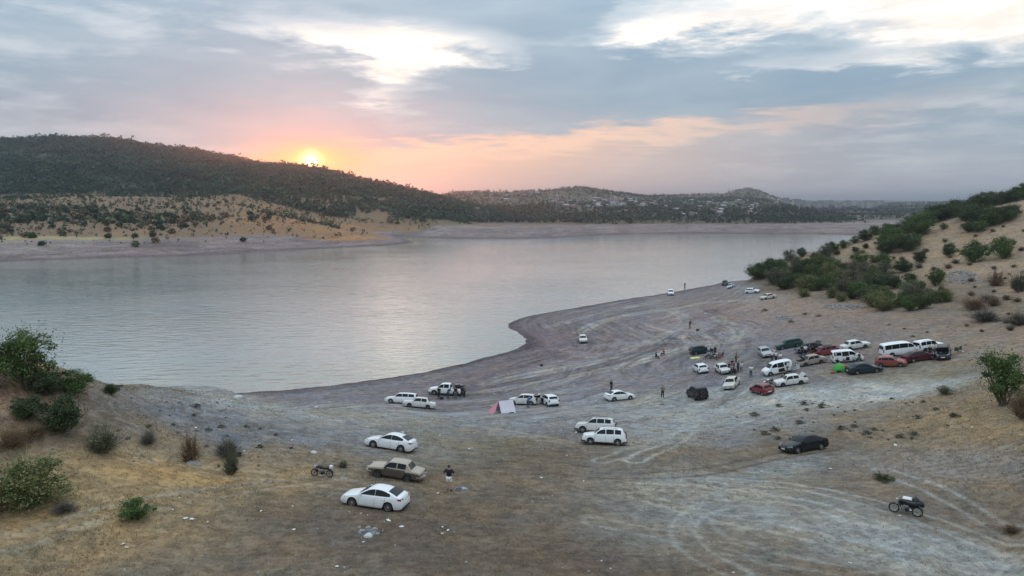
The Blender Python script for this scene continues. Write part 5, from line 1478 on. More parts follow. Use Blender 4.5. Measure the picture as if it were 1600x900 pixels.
    if blacktop:
        b = MB(); xa, xb = s['roof'][2][0] - .1, s['roof'][-3][0] + .1
        V = [(x, y * c.cw(x, c.roofz(x)) * .86, c.roofz(x) + .03 + .012 * (1 - abs(y))) for x in np.linspace(xa, xb, 6) for y in (-1, -.5, 0, .5, 1)]
        solid(b, V, [(i * 5 + k, i * 5 + k + 1, i * 5 + k + 6, i * 5 + k + 5) for i in range(5) for k in range(4)], M_TRIM, .01); link('roof_panel', b.mesh('roof_panel', 40), r)
    return r


V = make_car
V('sedan', 586, 790, 166, 'white', 'parked_car', 'white rounded sedan parked south of the brown sedan, foremost of all the cars')
V('sedan', 610, 700, 166, 'white', 'parked_car', 'white rounded sedan parked just behind the old brown sedan')
V('old_sedan', 619, 745, 170, 'beige', 'parked_car', 'old boxy sedan, beige above and brown below, between two white sedans', lower='brown')
V('wagon', 628, 630, 174, 'white', 'parked_car', 'white estate car half hidden behind an old cream sedan')
V('old_sedan', 655, 637, 182, 'old_white', 'parked_car', 'old off-white sedan overlapping the white estate, near the pickup', scale=.96)
V('pickup', 698, 617, 174, 'white', 'pickup_truck', 'white double cab pickup with dark gear in its open bed', 'pickup')
V('hatch', 817, 632, 170, 'old_white', 'parked_car', 'pale hatchback with its tailgate up right beside the tent', open_boot=True)
V('hatch', 858, 632, 108, 'white', 'parked_car', 'white hatchback seen from behind with a side door open east of the tent', open_door=1)
V('sedan', 968, 624, 20, 'white', 'parked_car', 'white sedan pointing east alone on the middle of the flat', scale=.93)
V('suv', 931, 676, 168, 'old_white', 'parked_suv', 'off-white off-roader with dark windows parked behind a brighter white one', 'suv')
V('suv', 944, 694, 172, 'white', 'parked_suv', 'white off-roader with black cladding in front of the duller white one', 'suv')
V('jeep', 1090, 622, 97, 'black', 'parked_suv', 'black off-roader seen from behind, alone south of the crowd', 'suv')
V('sedan', 1256, 703, 199, 'black', 'parked_car', 'glossy black sedan alone on the southeast flat, nose to the west')
V('old_sedan', 911, 534, 268, 'old_white', 'parked_car', 'small white car alone on the ringed beach north of the others')
V('van', 1048, 461, 262, 'white', 'parked_van', 'small white van by itself at the water edge', 'van')
V('jeep', 1133, 446, 250, 'grey', 'parked_suv', 'dark off-roader partly behind a pale blue car at the shore point', 'suv')
V('hatch', 1143, 450, 235, 'ltblue', 'parked_car', 'pale blue hatchback in front of the dark off-roader at the shore point')
V('hatch', 1176, 458, 320, 'white', 'parked_car', 'white hatchback below the thicket, between the blue and the cream car')
V('old_sedan', 1200, 467, 200, 'cream', 'parked_car', 'cream car below the thicket, easternmost of the cars up the shore')
V('hatch', 1096, 552, 5, 'teal', 'parked_car', 'dark hatchback behind a row of motorcycles', scale=1.05)
V('hatch', 1095, 581, 92, 'white', 'parked_car', 'white hatchback seen from behind, west of the crowd')
V('old_sedan', 1130, 582, 272, 'old_white', 'parked_car', 'boxy off-white car beside the dark dressed crowd')
V('old_sedan', 1144, 605, 240, 'cream', 'parked_car', 'cream boxy sedan angled with its nose to the southwest')
V('hatch', 1191, 614, 104, 'red', 'parked_car', 'bright red hatchback seen from behind', scale=.97)
V('old_sedan', 1236, 601, 178, 'old_white', 'parked_car', 'off-white old sedan with raised boot lid facing west', open_boot=True)
V('van', 1215, 583, 186, 'white', 'parked_van', 'white van facing west with its sliding door open', 'van', open_side=1)
V('hatch', 1196, 556, 265, 'silver', 'parked_car', 'grey car with dark windscreen beside people in white shirts')
V('wagon', 1233, 543, 178, 'green', 'parked_car', 'dark green estate car at the northwest of the big group')
V('old_sedan', 1264, 549, 185, 'black', 'parked_car', 'black car half hidden behind the red one with open bonnet', open_boot=True)
V('wagon', 1287, 555, 182, 'red', 'parked_car', 'dark red estate car with black roof and raised bonnet', blacktop=True, open_hood=True)
V('old_sedan', 1268, 569, 186, 'tan', 'parked_car', 'tan boxy sedan with its bonnet raised', open_hood=True)
V('old_sedan', 1336, 545, 2, 'old_white', 'parked_car', 'long white boxy car facing east behind the white van')
V('van', 1324, 565, 348, 'white', 'parked_van', 'white van facing east behind the green and orange tent', 'van', open_side=-1)
V('sedan', 1350, 582, 0, 'teal', 'parked_car', 'dark teal sedan beside the green and orange tent')
V('hatch', 1392, 572, 330, 'fadedred', 'parked_car', 'faded red hatchback in front of the white minibus')
V('minibus', 1407, 554, 356, 'white', 'minibus', 'long white minibus with dark windows', 'minibus')
V('sedan', 1437, 563, 2, 'maroon', 'parked_car', 'maroon sedan in front of the white off-roader')
V('jeep', 1451, 549, 10, 'white', 'parked_suv', 'white off-roader with a spare wheel behind the maroon sedan', 'suv')
V('suv', 1475, 558, 238, 'grey', 'parked_suv', 'dark grey off-roader at the east end of the parked group', 'suv', open_hood=True)


# ------------------------------------------------------------------ motorcycles
def bike_parts(r, P, body_m, wheel_r=.30, at=(0, 0)):
    """parts of a motorcycle under r; x forward, resting on its stand"""
    ax, ay = at
    def wheel(x, nm='wheel', y=0):
        w = link(nm, None, r, (x + ax, y + ay, wheel_r)); b = MB()
        n = 20; V_, F_ = tube([(wheel_r * .88 * math.cos(2 * math.pi * k / n), 0, wheel_r * .88 * math.sin(2 * math.pi * k / n)) for k in range(n)] + [(wheel_r * .88, 0, 0)], [.045] * (n + 1), 6)
        b.add(V_, F_, M_TYRE); link('tyre', b.mesh('tyre', 60), w); b = MB()
        b.lathe([(.05, -.05), (.05, .05)], M_STEEL, 10, 'y')
        for k in range(10):
            a = math.pi * k / 5; b.tube([(0, 0, 0), (wheel_r * .82 * math.cos(a), 0, wheel_r * .82 * math.sin(a))], [.006, .006], M_STEEL, 4)
        b.lathe([(wheel_r * .80, -.02), (wheel_r * .84, -.025), (wheel_r * .84, .025), (wheel_r * .80, .02)], M_CHROME, 20, 'y'); link('rim', b.mesh('rim', 40), w); return w
    wheel(.66); wheel(-.62)
    T = lambda p: (p[0] + ax, p[1] + ay, p[2])
    b = MB()
    for y in (-.09, .09): b.tube([T((.66, y, wheel_r)), T((.45, y, .88))], [.022, .026], M_CHROME, 6)
    link('fork', b.mesh('fork', 40), r)
    b = MB(); b.tube([T((.46, 0, .84)), T((.1, 0, .68)), T((-.35, 0, .66)), T((-.75, 0, .72))], [.03] * 4, M_TRIM, 6); b.tube([T((.42, 0, .76)), T((.22, 0, .30)), T((-.25, 0, .28)), T((-.62, 0, wheel_r))], [.03] * 4, M_TRIM, 6); link('frame', b.mesh('frame', 40), r)
    b = MB(); b.box(T((.02, 0, .42)), (.36, .24, .30), M_STEEL, taper=.8); b.lathe([(.11, -.16), (.13, 0), (.11, .16)], M_TRIM, 12, 'y', T((-.05, 0, .36))); link('engine', b.mesh('engine'), r)
    b = MB(); V_ = [];
    for x, z, w, h in ((.36, .80, .06, .05), (.28, .84, .13, .10), (.08, .85, .15, .11), (-.10, .80, .10, .07)):
        for k in range(8): a = math.pi * 2 * k / 8; V_.append(T((x, w * math.cos(a), z + h * math.sin(a))))
    b.add(V_, [(i * 8 + k, i * 8 + (k + 1) % 8, i * 8 + 8 + (k + 1) % 8, i * 8 + 8 + k) for i in range(3) for k in range(8)] + [tuple(range(7, -1, -1)), tuple(range(24, 32))], body_m); link('tank', b.mesh('tank', 50), r)
    b = MB(); b.box(T((-.32, 0, .80)), (.55, .25, .09), M_TRIM, taper=.85); b.box(T((-.62, 0, .86)), (.20, .20, .10), M_TRIM, taper=.8); link('seat', b.mesh('seat'), r)
    b = MB(); b.tube([T((.38, -.36, 1.02)), T((.44, -.14, .98)), T((.44, .14, .98)), T((.38, .36, 1.02))], [.016, .014, .014, .016], M_CHROME, 6); link('handlebar', b.mesh('handlebar', 40), r)
    b = MB(); b.lathe([(.03, -.05), (.08, .0), (.09, .05), (.06, .06)], M_HEAD, 12, 'y'); h = link('headlight', b.mesh('headlight', 40), r, T((.52, 0, .88))); h.rotation_euler.z = R(-90)
    for x, hh in ((.66, 1), (-.62, 1)):
        b = MB(); R0 = wheel_r + .06; V_ = []
        for k in range(8):
            a = R(20) + R(140) * k / 7
            for y in (-.07, .07): V_.append(T((x + R0 * math.cos(a), y, wheel_r + R0 * math.sin(a))))
        solid(b, V_, [(2 * k, 2 * k + 1, 2 * k + 3, 2 * k + 2) for k in range(7)], body_m, .01); link('mudguard', b.mesh('mudguard', 60), r)
    b = MB(); b.tube([T((0, -.14, .30)), T((-.3, -.17, .26)), T((-.75, -.17, .34))], [.03, .04, .045], M_CHROME, 8); link('exhaust', b.mesh('exhaust', 40), r)


def bike(px, row, head, pt, label, group=None, lean=8, scale=1.0, box=False, proto=None):
    g = ground_px(px, row); r = link('motorcycle', None); tag(r, label, 'motorcycle', group)
    bike_parts(r, None, pt)
    if box:
        b = MB(); b.box((-.80, 0, .92), (.22, .24, .18), M_PLATE, taper=.9); link('top_box', b.mesh('top_box'), r)
    r.location = g; r.rotation_euler = (R(-lean), 0, R(head)); r.rotation_mode = 'XYZ'; r.scale = (scale,) * 3
    return r


bike(504, 745, 168, PT['black'], 'dark motorcycle with a white rear box, parked west of the brown sedan', lean=7, box=True)
for i, (px, row, hd, pt, lab) in enumerate(((1108, 559, 200, 'silver', 'silver motorcycle first from the yellow mat in the parked row'), (1114, 560, 215, 'grey', 'grey motorcycle in the middle of the parked row'),
                                           (1120, 560, 225, 'silver', 'pale motorcycle toward the east of the parked row'), (1127, 558, 230, 'maroon', 'dark red motorcycle at the east end of the parked row'))):
    bike(px, row, hd, PT[pt], lab, 'motorcycles parked beside the dark hatchback')
bike(1200, 602, 205, PT['white'], 'white scooter like motorcycle in front of the white van', 'motorcycles by the white van'); bike(1208, 603, 150, PT['teal'], 'dark blue motorcycle beside the off-white old sedan', 'motorcycles by the white van')
bike(1462, 561, 190, PT['black'], 'dark motorcycle squeezed between maroon sedan and grey off-roader')
# motorcycle with sidecar
g = ground_px(1415, 804); r = tag(link('sidecar_motorcycle', None), 'dark motorcycle with a white topped sidecar on the southeast flat', 'motorcycle'); r.location = g; r.rotation_euler.z = R(146); r.scale = (1.12,) * 3
bike_parts(r, None, PT['black'], .31)
sc_ = link('sidecar', None, r, (0, 0, 0)); b = MB(); VV = []
prof = ((.95, .12, .10, .42), (.75, .22, .20, .44), (.35, .29, .27, .48), (-.15, .31, .30, .52), (-.6, .27, .24, .52), (-.85, .12, .12, .50))
prof = tuple((x * .8 - .25, w, h, z) for x, w, h, z in prof)
for x, w, h, z in prof:
    for k in range(10): a = 2 * math.pi * k / 10; VV.append((x, -.86 + w * math.cos(a), z + h * math.sin(a)))
b.add(VV, [(i * 10 + k, i * 10 + (k + 1) % 10, i * 10 + 10 + (k + 1) % 10, i * 10 + 10 + k) for i in range(5) for k in range(10)] + [tuple(range(9, -1, -1)), tuple(range(50, 60))], PT['black'])
link('shell', b.mesh('shell', 50), sc_)
b = MB(); b.box((.02, -.86, .76), (.55, .42, .06), M_PLATE, taper=.8); link('cover', b.mesh('cover'), sc_)
b = MB(); b.box((-.45, -.86, .79), (.34, .40, .05), M_TRIM, taper=.9); b.box((-.45, -.86, .88), (.12, .40, .26), M_SEAT, taper=.9); link('seat', b.mesh('seat'), sc_)
b = MB(); b.tube([(.5, -.1, .35), (.5, -.8, .30)], [.02] * 2, M_TRIM, 6); b.tube([(-.4, -.1, .35), (-.4, -1.2, .30)], [.02] * 2, M_TRIM, 6); link('frame', b.mesh('frame', 40), sc_)
b = MB(); n = 20; V_, F_ = tube([(-.2 + .25 * math.cos(2 * math.pi * k / n), -1.27, .29 + .25 * math.sin(2 * math.pi * k / n)) for k in range(n + 1)], [.045] * (n + 1), 6); b.add(V_, F_, M_TYRE); b.lathe([(.04, -.04), (.21, -.02), (.21, .02), (.04, .04)], M_RIM, 14, 'y', (-.2, -1.27, .29)); link('wheel', b.mesh('wheel', 50), sc_)

# ------------------------------------------------------------------ tents, mats, chairs, bags
def cloth(name, c, rough=.85):
    m, t, p = material(name); f = t.noise(E(t, t.new('ShaderNodeTexCoord').outputs['Object']), 3, 4, .6); t.l.new(t.scale(t.mix(0.0, c, c), f * .3 + .85).s, p.inputs['Base Color']); p.inputs['Roughness'].default_value = rough; return m
M_LILAC, M_PINK, M_TGREEN, M_TORANGE, M_YEL = cloth('pale_lilac_canvas', (.68, .66, .72)), cloth('pink_red_canvas', (.68, .24, .30)), cloth('bright_green_nylon', (.07, .36, .08)), cloth('orange_nylon', (.50, .13, .05)), cloth('yellow_mat', (.62, .60, .22))
g = ground_px(790, 646); tent = tag(link('ridge_tent', None), 'ridge tent with pale lilac side and pink red end beside the pale hatchback', 'tent'); tent.location = (g.x, g.y + 1.0, height(g.x, g.y + 1.0)); tent.rotation_euler.z = R(26)
L_, D_, H_ = 2.0, 1.8, 1.6
def sheet(name, mat, fn, nu_=8, nv=6, th=.015, par=tent):
    V_ = [fn(i / nu_, j / nv) for i in range(nu_ + 1) for j in range(nv + 1)]; F_ = [(i * (nv + 1) + j, i * (nv + 1) + j + 1, (i + 1) * (nv + 1) + j + 1, (i + 1) * (nv + 1) + j) for i in range(nu_) for j in range(nv)]
    bm = bmesh.new(); vs = [bm.verts.new(v) for v in V_]; [bm.faces.new([vs[q] for q in f]) for f in F_]; bmesh.ops.remove_doubles(bm, verts=bm.verts[:], dist=.001); bmesh.ops.solidify(bm, geom=bm.faces[:], thickness=th)
    me = bpy.data.meshes.new(name); bm.to_mesh(me); bm.free(); me.materials.append(mat); me.polygons.foreach_set('use_smooth', [True] * len(me.polygons)); me.set_sharp_from_angle(angle=R(40)); return link(name, me, par)
sag = lambda u, v: -.07 * math.sin(math.pi * u) * math.sin(math.pi * v)
sheet('side_panel', M_LILAC, lambda u, v: (-L_ / 2 + L_ * u, -D_ / 2 * v - sag(u, v), H_ * (1 - v) - .05 * math.sin(math.pi * u) * (1 - v)))
sheet('side_panel', M_LILAC, lambda u, v: (-L_ / 2 + L_ * u, D_ / 2 * v + sag(u, v), H_ * (1 - v) - .05 * math.sin(math.pi * u) * (1 - v)))
sheet('end_panel', M_PINK, lambda u, v: (-L_ / 2 - 1.15 * v - .02 * math.sin(9 * u), (u - .5) * D_ * v, H_ * (1 - v) + .01))
sheet('end_panel', M_PINK, lambda u, v: (L_ / 2 + .02, (u - .5) * D_ * v, H_ * (1 - v)))
b = MB(); b.tube([(-L_ / 2 - .1, 0, H_ - .01), (L_ / 2 + .1, 0, H_ - .01)], [.02] * 2, M_STEEL, 6); link('ridge_pole', b.mesh('ridge_pole'), tent)
b = MB(); b.box((.35, -D_ / 2 - .02, .10), (.7, .02, .18), M_TRIM); link('vent_flap', b.mesh('vent_flap'), tent)
for sx in (-1, 1):
    b = MB(); b.tube([(sx * L_ / 2, 0, H_), (sx * (L_ / 2 + 1.1), 0, 0)], [.006] * 2, M_PLATE, 4); link('guy_rope', b.mesh('guy_rope'), tent)
g = ground_px(1313, 580); dome = tag(link('dome_tent', None), 'small dome tent, bright green with an orange end', 'tent'); dome.location = g; dome.rotation_euler.z = R(-10)
def domef(u0, u1, R1):
    def fn(u, v):
        a = math.pi * (u0 + (u1 - u0) * u); rr = math.sin(math.pi / 2 * v) ** .8; return (R1 * math.cos(a) * rr * 1.0, R1 * .85 * math.sin(a) * rr, 1.15 * math.cos(math.pi / 2 * v))
    return fn
sheet('side_panel', M_TGREEN, domef(.68, 1.62, 1.05), 14, 8, .015, dome); sheet('side_panel', M_TORANGE, domef(1.62, 2.68, 1.05), 14, 8, .015, dome)
b = MB(); b.tube([(math.cos(R(a)) * 1.07, -math.sin(R(a)) * .2, 1.17 * math.sin(R(a))) for a in range(0, 181, 15)], [.015] * 13, M_TRIM, 5); link('pole', b.mesh('pole', 40), dome)
b = MB(); b.box((-.3, -.87, .16), (.75, .02, .26), M_TRIM); link('vent_flap', b.mesh('vent_flap'), dome)
def rug(px, row, w, d, mat, lab, name='picnic_mat', cat='mat', rz=0):
    g = ground_px(px, row); bm = bmesh.new(); bmesh.ops.create_grid(bm, x_segments=8, y_segments=6, size=.5)
    for v in bm.verts: x, y = v.co.x * w, v.co.y * d; v.co = (x, y, height(g.x + x, g.y + y) - g.z + .03 + .01 * math.sin(9 * x + 5 * y))
    bmesh.ops.solidify(bm, geom=bm.faces[:], thickness=.015); me = bpy.data.meshes.new(name); bm.to_mesh(me); bm.free(); me.materials.append(mat); tag(link(name, me, None, g), lab, cat)
rug(1086, 559, 1.6, 1.6, M_YEL, 'yellow picnic mat spread in front of the dark hatchback'); rug(1033, 558, 1.8, 1.4, cloth('dusky_pink_blanket', (.30, .15, .17)), 'dusky pink picnic blanket between two sitting people')
M_SHADEG = cloth('dark_green_canvas', (.05, .07, .045))
def chair(px, row, rz, mat, lab, grp=None):
    g = ground_px(px, row); r = tag(link('folding_chair', None), lab, 'chair', grp); r.location = g; r.rotation_euler.z = R(rz)
    b = MB(); b.box((0, 0, .44), (.5, .46, .03), mat); link('seat', b.mesh('seat'), r); b = MB(); b.box((0, .24, .74), (.5, .03, .5), mat); link('backrest', b.mesh('backrest'), r)
    for sx in (-1, 1):
        for a, c_ in (((sx * .25, -.24, 0), (sx * .25, .22, .5)), ((sx * .25, .26, 0), (sx * .25, -.20, .62))):
            b = MB(); b.tube([a, c_], [.014] * 2, M_STEEL, 6); link('leg', b.mesh('leg'), r)
        b = MB(); b.box((sx * .27, 0, .63), (.05, .5, .03), mat); link('armrest', b.mesh('armrest'), r)
chair(1498, 551, 200, M_SHADEG, 'dark green folding chair standing east of the dark grey off-roader'); chair(1494, 553, 150, M_SHADEG, 'second dark green folding chair half behind the first one')
chair(1240, 582, 20, cloth('grey_canvas', (.30, .31, .33)), 'grey folding chair behind the white van'); chair(1246, 580, -30, cloth('pale_canvas', (.5, .5, .5)), 'pale folding chair beside the grey chair behind the van')
for px, row, s_, c_, lab in ((1090, 517, .5, (.015, .015, .02), 'black bag left on the beach beside the lone walker'), (846, 572, .4, (.03, .03, .03), 'small dark bag on the ringed beach'), (1236, 590, .6, (.02, .02, .02), 'dark bag between the van and the old sedan'),
                            (1147, 590, .35, (.05, .05, .06), 'dark cool box by the crowd'), (690, 624, .45, (.02, .02, .03), 'dark bag on the ground beside the pickup'), (1301, 584, .4, (.45, .10, .05), 'orange bag beside the dome tent')):
    g = ground_px(px, row); bm = bmesh.new(); bmesh.ops.create_cube(bm, size=1); bmesh.ops.subdivide_edges(bm, edges=bm.edges[:], cuts=2, use_grid_fill=True)
    for v in bm.verts: v.co = Vector((v.co.x * s_ * 1.3, v.co.y * s_ * .7, (v.co.z + .5) * s_ * .8)) * (1 - .25 * (v.co.length - .5))
    me = bpy.data.meshes.new('bag'); bm.to_mesh(me); bm.free(); me.materials.append(cloth('bag_cloth', c_)); me.polygons.foreach_set('use_smooth', [True] * len(me.polygons)); o = link('bag', me, None, g); tag(o, lab, 'bag')
    b = MB(); b.tube([(-s_ * .3, 0, s_ * .7), (0, 0, s_ * 1.05), (s_ * .3, 0, s_ * .7)], [.015] * 3, M_TRIM, 5); link('handle', b.mesh('handle'), o)
# dark gear standing in the pickup bed
g = ground_px(698, 617)
for k, (dx_, dz_, sz) in enumerate(((1.55, .0, (.6, 1.0, .45)), (2.2, .0, (.5, .8, .35)))):
    b = MB(); b.box((0, 0, sz[2] / 2), sz, M_TRIM, taper=.92); b.box((0, 0, sz[2] + .02), (sz[0] * .95, sz[1] * .95, .03), M_STEEL)
    o = link('gear_box', b.mesh('gear_box'), None, (g.x + dx_, g.y + .0, g.z + 1.16)); o.rotation_euler.z = R(174); tag(o, ('dark gear box in the pickup bed behind the cab', 'smaller dark gear box by the pickup tailgate')[k], 'box')

# ------------------------------------------------------------------ people
def cm_(name, c, r=.85): return cloth(name, c, r)
SKIN = simple('skin', (.42, .26, .19), .6); HAIR = simple('dark_hair', (.022, .016, .013), .7); EYE = simple('dark_eye', (.02, .02, .02), .3); LIP = simple('lips', (.30, .12, .10), .6)
CL = {k: cm_(k + '_cloth', v) for k, v in dict(black=(.015, .015, .018), white=(.74, .74, .74), navy=(.025, .035, .09), grey=(.14, .14, .15), blue=(.05, .10, .26), jeans=(.05, .07, .12), khaki=(.22, .18, .12), red=(.30, .03, .03), pale=(.5, .52, .55)).items()}
SHOE = simple('shoe_leather', (.03, .028, .026), .6)


def joints(pose):
    """joint positions in metres, person faces -Y (towards the camera) with x to its left hand"""
    J = dict(pel=(0, 0, .95), wai=(0, 0, 1.10), che=(0, .01, 1.34), nec=(0, .02, 1.48), hea=(0, -.01, 1.60), top=(0, 0, 1.68))
    for s, k in ((1, 'l'), (-1, 'r')):
        J['sh' + k] = (s * .19, .01, 1.42); J['el' + k] = (s * .25, .03, 1.14); J['wr' + k] = (s * .25, -.05, .90); J['ha' + k] = (s * .25, -.08, .81)
        J['hi' + k] = (s * .10, 0, .90); J['kn' + k] = (s * .11, -.02, .50); J['an' + k] = (s * .12, .02, .09); J['to' + k] = (s * .14, -.14, .04)
    if pose == 'hips':
        for s, k in ((1, 'l'), (-1, 'r')): J['el' + k] = (s * .40, .08, 1.16); J['wr' + k] = (s * .20, -.03, 1.02); J['ha' + k] = (s * .14, -.07, .98)
    if pose == 'fold':
        for s, k in ((1, 'l'), (-1, 'r')): J['el' + k] = (s * .27, -.05, 1.16); J['wr' + k] = (s * .06, -.24, 1.22); J['ha' + k] = (s * -.02, -.27, 1.24)
    if pose == 'walk':
        J['knl'] = (.11, -.20, .52); J['anl'] = (.12, -.22, .10); J['tol'] = (.13, -.38, .06); J['knr'] = (-.11, .05, .50); J['anr'] = (-.12, .30, .16); J['tor'] = (-.13, .20, .05)
        J['ell'] = (.25, .14, 1.16); J['wrl'] = (.24, .12, .93); J['hal'] = (.24, .10, .84); J['elr'] = (-.25, -.08, 1.15); J['wrr'] = (-.22, -.26, .98); J['har'] = (-.21, -.33, .92)
    if pose == 'sit':
        d = -.52
        for k in list(J): J[k] = (J[k][0], J[k][1], J[k][2] + d)
        for s, k in ((1, 'l'), (-1, 'r')):
            J['kn' + k] = (s * .16, -.42, .46); J['an' + k] = (s * .15, -.50, .09); J['to' + k] = (s * .17, -.64, .04); J['wr' + k] = (s * .17, -.34, .52); J['ha' + k] = (s * .15, -.42, .50); J['el' + k] = (s * .27, -.08, .62)
    if pose == 'bend':
        J.update(wai=(0, -.08, 1.05), che=(0, -.30, 1.20), nec=(0, -.42, 1.26), hea=(0, -.53, 1.30), top=(0, -.60, 1.33))
        for s, k in ((1, 'l'), (-1, 'r')): J['sh' + k] = (s * .18, -.36, 1.22); J['el' + k] = (s * .24, -.42, .96); J['wr' + k] = (s * .18, -.56, .78); J['ha' + k] = (s * .17, -.60, .70)
    if pose == 'crouch':
        d = -.55
        for k in list(J): J[k] = (J[k][0], J[k][1] + .05, J[k][2] + d)
        J.update(che=(0, -.14, .78), nec=(0, -.20, .92), hea=(0, -.26, 1.03), top=(0, -.28, 1.11))
        for s, k in ((1, 'l'), (-1, 'r')):
            J['sh' + k] = (s * .18, -.16, .86); J['kn' + k] = (s * .20, -.34, .48); J['an' + k] = (s * .14, .0, .10); J['to' + k] = (s * .16, -.15, .04); J['el' + k] = (s * .24, -.38, .66); J['wr' + k] = (s * .12, -.55, .58); J['ha' + k] = (s * .10, -.62, .54)
    return J


BR = dict(col=(.085, .075), pel=(.15, .115), wai=(.145, .105), che=(.165, .115), nec=(.058, .058), hea=(.082, .098), top=(.06, .075), sh=(.062, .062), el=(.043, .043), wr=(.030, .028), ha=(.038, .020), hi=(.088, .09), kn=(.058, .06), an=(.040, .045), to=(.038, .028))


def skinned(J, names, edges, grow, sub=1, root='pel'):
    me = bpy.data.meshes.new('tmp'); idx = {n: i for i, n in enumerate(names)}
    me.from_pydata([J[n] for n in names], [(idx[a], idx[b]) for a, b in edges], [])
    o = bpy.data.objects.new('tmp', me); COL.objects.link(o); o.modifiers.new('s', 'SKIN'); m2 = o.modifiers.new('b', 'SUBSURF'); m2.levels = sub; m2.render_levels = sub
    for n, d in zip(names, me.skin_vertices[0].data):
        r = BR.get(n) or BR[n[:-1]]; g = grow[n] if isinstance(grow, dict) else grow; d.radius = (r[0] + g, r[1] + g); d.use_root = n == root
    dg = bpy.context.evaluated_depsgraph_get(); out_ = bpy.data.meshes.new_from_object(o.evaluated_get(dg)); bpy.data.objects.remove(o); return out_


def mesh_lists(me): return [v.co[:] for v in me.vertices], [tuple(p.vertices) for p in me.polygons]


def ell(c, r, seg=8, rings=6):
    V_ = [];
    for i in range(rings + 1):
        a = math.pi * i / rings
        for k in range(seg): t = 2 * math.pi * k / seg; V_.append((c[0] + r[0] * math.sin(a) * math.cos(t), c[1] + r[1] * math.sin(a) * math.sin(t), c[2] + r[2] * math.cos(a)))
    return V_, [(i * seg + k, (i + 1) * seg + k, (i + 1) * seg + (k + 1) % seg, i * seg + (k + 1) % seg) for i in range(rings) for k in range(seg)]


LIMBS = [('pel', 'wai'), ('wai', 'che'), ('che', 'nec'), ('nec', 'hea'), ('hea', 'top')] + [(a + k, b + k) for k in 'lr' for a, b in (('sh', 'el'), ('el', 'wr'), ('wr', 'ha'), ('hi', 'kn'), ('kn', 'an'), ('an', 'to'))] + [('che', 'shl'), ('che', 'shr'), ('pel', 'hil'), ('pel', 'hir')]
ALL = ['pel', 'wai', 'che', 'nec', 'hea', 'top'] + [a + k for k in 'lr' for a in ('sh', 'el', 'wr', 'ha', 'hi', 'kn', 'an', 'to')]
PM = {}


